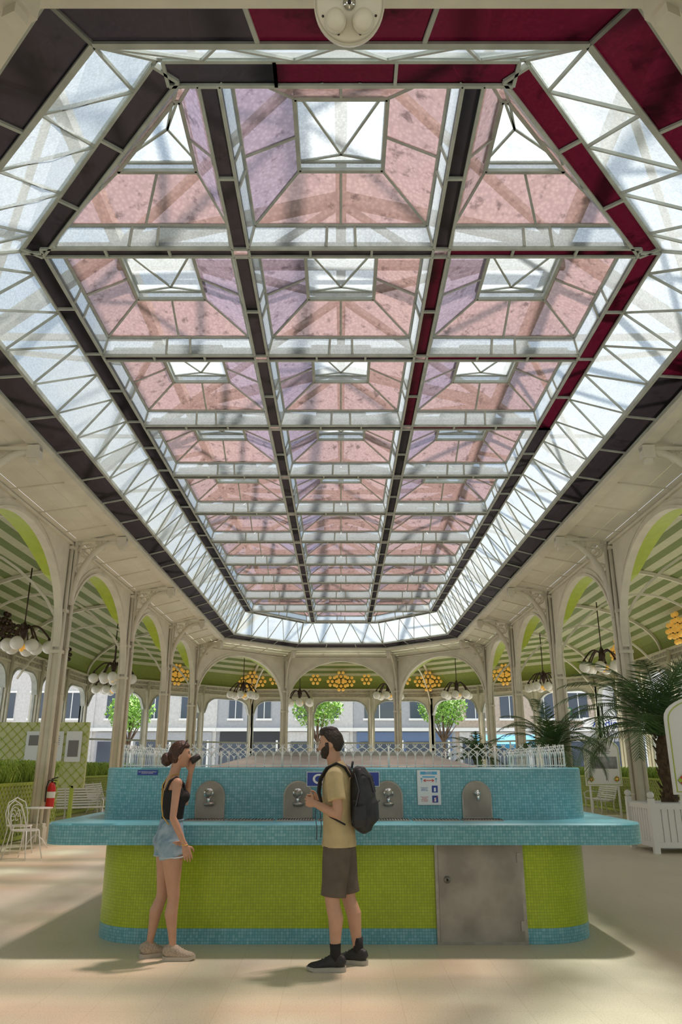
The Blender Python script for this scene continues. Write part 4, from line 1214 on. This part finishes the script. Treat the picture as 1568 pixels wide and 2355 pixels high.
building('street_building', .9, 8.7, 60.1, 10, BG, BB)
building('street_building', 8.7, 20.1, 60.2, 8.5, BR, BW)
building('street_building', 20.1, 42, 60, 9.5, BW, BG)
for s in (-1, 1):
    building('street_building', -10, 16, s * 30, 9, BW if s > 0 else BR, BG, True)
    building('street_building', 16.2, 52, s * 31, 10, BR if s > 0 else BW, BW, True)
building('street_building', -40, 40, -28, 9, BW, BG)
sg = empty('shop_sign', (17.6, 52, 4.1)); mb = MB('panel', [WHITE], sg); mb.box((0, 0, 0), (3.2, .1, .8)); mb.done(); text('Audien', .7, (0, -.07, 0), BLUE_S, sg, ext=.01)
mb = MB('sign_post', [DARK], sg); mb.bar((0, .1, -4.2), (0, .1, -.4), .1, .1); mb.done()
mb = MB('shop_awning', [M('awning_blue', (.03, .20, .35), .7), DARK])
mb.face([(9.5, 57.2, 3.6), (14, 57.2, 3.6), (14, 55.0, 2.9), (9.5, 55.0, 2.9)], 0); mb.face([(9.5, 55, 2.9), (14, 55, 2.9), (14, 55, 2.6), (9.5, 55, 2.6)], 0)
for x in (9.6, 13.9): mb.bar((x, 55.1, -.1), (x, 55.1, 2.9), .06, .06, 1); mb.bar((x, 57.1, -.1), (x, 57.1, 3.55), .06, .06, 1)
mb.done()
mb = MB('shop_awning', [M('awning_red', (.5, .06, .04), .7), DARK])
mb.face([(-24, 55, 3.6), (-19.5, 55, 3.6), (-19.5, 52.8, 2.9), (-24, 52.8, 2.9)], 0); mb.face([(-24, 52.8, 2.9), (-19.5, 52.8, 2.9), (-19.5, 52.8, 2.6), (-24, 52.8, 2.6)], 0)
for x in (-23.9, -19.6): mb.bar((x, 52.9, -.1), (x, 52.9, 2.9), .06, .06, 1); mb.bar((x, 54.9, -.1), (x, 54.9, 3.55), .06, .06, 1)
mb.done()
def tree(name, loc, h, r, seed):
    rnd = random.Random(seed); mb = MB(name, [TRUNK, TREEL])
    mb.tube([(0, 0, 0), (.05, 0, h * .3), (0, .05, h * .75)], [.16, .12, .05], 0, 8)
    for k in range(9):
        a = rnd.uniform(0, 6.3); mb.tube([(0, 0, h * .45), (r * .6 * cos(a), r * .6 * sin(a), h * rnd.uniform(.6, .85))], [.06, .02], 0, 5)
    for k in range(2600):
        u = V(rnd.gauss(0, 1), rnd.gauss(0, 1), rnd.gauss(0, 1)).normalized() * r * rnd.random() ** .4
        p = V(u.x, u.y, u.z * .8 + h * .8); a = V(rnd.uniform(-1, 1), rnd.uniform(-1, 1), rnd.uniform(-1, 1)) * .13; b = V(rnd.uniform(-1, 1), rnd.uniform(-1, 1), rnd.uniform(-1, 1)) * .13
        mb.face([p, p + a, p + a + b, p + b], 1)
    mb.done(loc=loc)
tree('street_tree', (-1.6, 53, -.1), 6.8, 1.8, 1); tree('street_tree', (7.0, 54, -.1), 6.8, 1.7, 2); tree('street_tree', (-14.5, 54, -.1), 6.4, 1.6, 3)
def car(name, loc, rz, col):
    mb = MB(name, [col, WG, DARK, CHROME])
    prof = [(-2.1, .35), (-2.15, .7), (-1.9, .95), (-1.3, 1.0), (-.8, 1.42), (.6, 1.45), (1.3, .98), (1.95, .85), (2.15, .6), (2.1, .35)]
    n = len(prof)
    L = [V(p[0], -.85 if p[1] < 1.1 else -.68, p[1]) for p in prof]; R = [V(p[0], -q.y, p[1]) for p, q in zip(prof, L)]
    mb.faces(L + R, [tuple(range(n - 1, -1, -1)), tuple(range(n, 2 * n))] + [(i, (i + 1) % n, (i + 1) % n + n, i + n) for i in range(n)], 0, False)
    for s in (-1, 1):
        mb.face([(-1.2, s * .84, 1.0), (1.15, s * .84, 1.0), (.55, s * .70, 1.38), (-.75, s * .70, 1.37)], 1)
        for x in (-1.35, 1.35):
            mb.tube([(x, s * .70, .33), (x, s * .88, .33)], .33, 2, 20); mb.tube([(x, s * .88, .33), (x, s * .89, .33)], .2, 3, 14)
    mb.face([(1.25, -.65, 1.01), (1.25, .65, 1.01), (.65, .6, 1.42), (.65, -.6, 1.42)], 1); mb.face([(-1.28, -.65, 1.03), (-1.28, .65, 1.03), (-.85, .6, 1.40), (-.85, -.6, 1.40)], 1)
    mb.done(loc=loc, rot=(0, 0, rz))
car('parked_car', (-8, 50, -.1), 0, M('car_white', (.7, .7, .7), .2)); car('parked_car', (-2.5, 50, -.1), 0, M('car_red', (.4, .03, .03), .2)); car('parked_car', (3.6, 50, -.1), 0, M('car_silver', (.4, .42, .45), .25, .4)); car('parked_car', (13, 50, -.1), 0, M('car_dark', (.05, .06, .08), .2))

# ------------------------------------------------------------------ light
w = bpy.data.worlds.new('World'); SC.world = w; w.use_nodes = True; nt = w.node_tree; nt.nodes.clear()
wo = N(nt, 'ShaderNodeOutputWorld'); bg = N(nt, 'ShaderNodeBackground'); bg.inputs['Strength'].default_value = 1.1
tc = N(nt, 'ShaderNodeTexCoord'); nz = N(nt, 'ShaderNodeTexNoise'); nz.inputs['Scale'].default_value = 3; nz.inputs['Detail'].default_value = 5
nt.links.new(tc.outputs['Generated'], nz.inputs['Vector'])
r = N(nt, 'ShaderNodeValToRGB'); r.color_ramp.elements[0].position = .4; r.color_ramp.elements[0].color = (.58, .74, .94, 1); r.color_ramp.elements[1].position = .60; r.color_ramp.elements[1].color = (.94, .97, 1, 1)
nt.links.new(nz.outputs['Fac'], r.inputs['Fac']); nt.links.new(r.outputs['Color'], bg.inputs['Color']); nt.links.new(bg.outputs[0], wo.inputs['Surface'])
sl = bpy.data.lights.new('sun', 'SUN'); sl.energy = 11.5; sl.angle = radians(4.5); sl.color = (1, .965, .90)
so = bpy.data.objects.new('sun', sl); SC.collection.objects.link(so)
d = V(-.30, -.22, -1).normalized()
so.rotation_euler = d.to_track_quat('-Z', 'Y').to_euler(); so.location = (8, 10, 20)

# ------------------------------------------------------------------ camera
cd = bpy.data.cameras.new('camera'); cam = bpy.data.objects.new('camera', cd); SC.collection.objects.link(cam)
cam.location = (0, 0, 1.49); cam.rotation_euler = (radians(90 + 18.47), 0, 0)
cd.sensor_fit = 'VERTICAL'; cd.sensor_height = 36; cd.sensor_width = 24; cd.lens = 36 * 1745 / 2355; cd.clip_end = 400; cd.clip_start = .05
SC.camera = cam
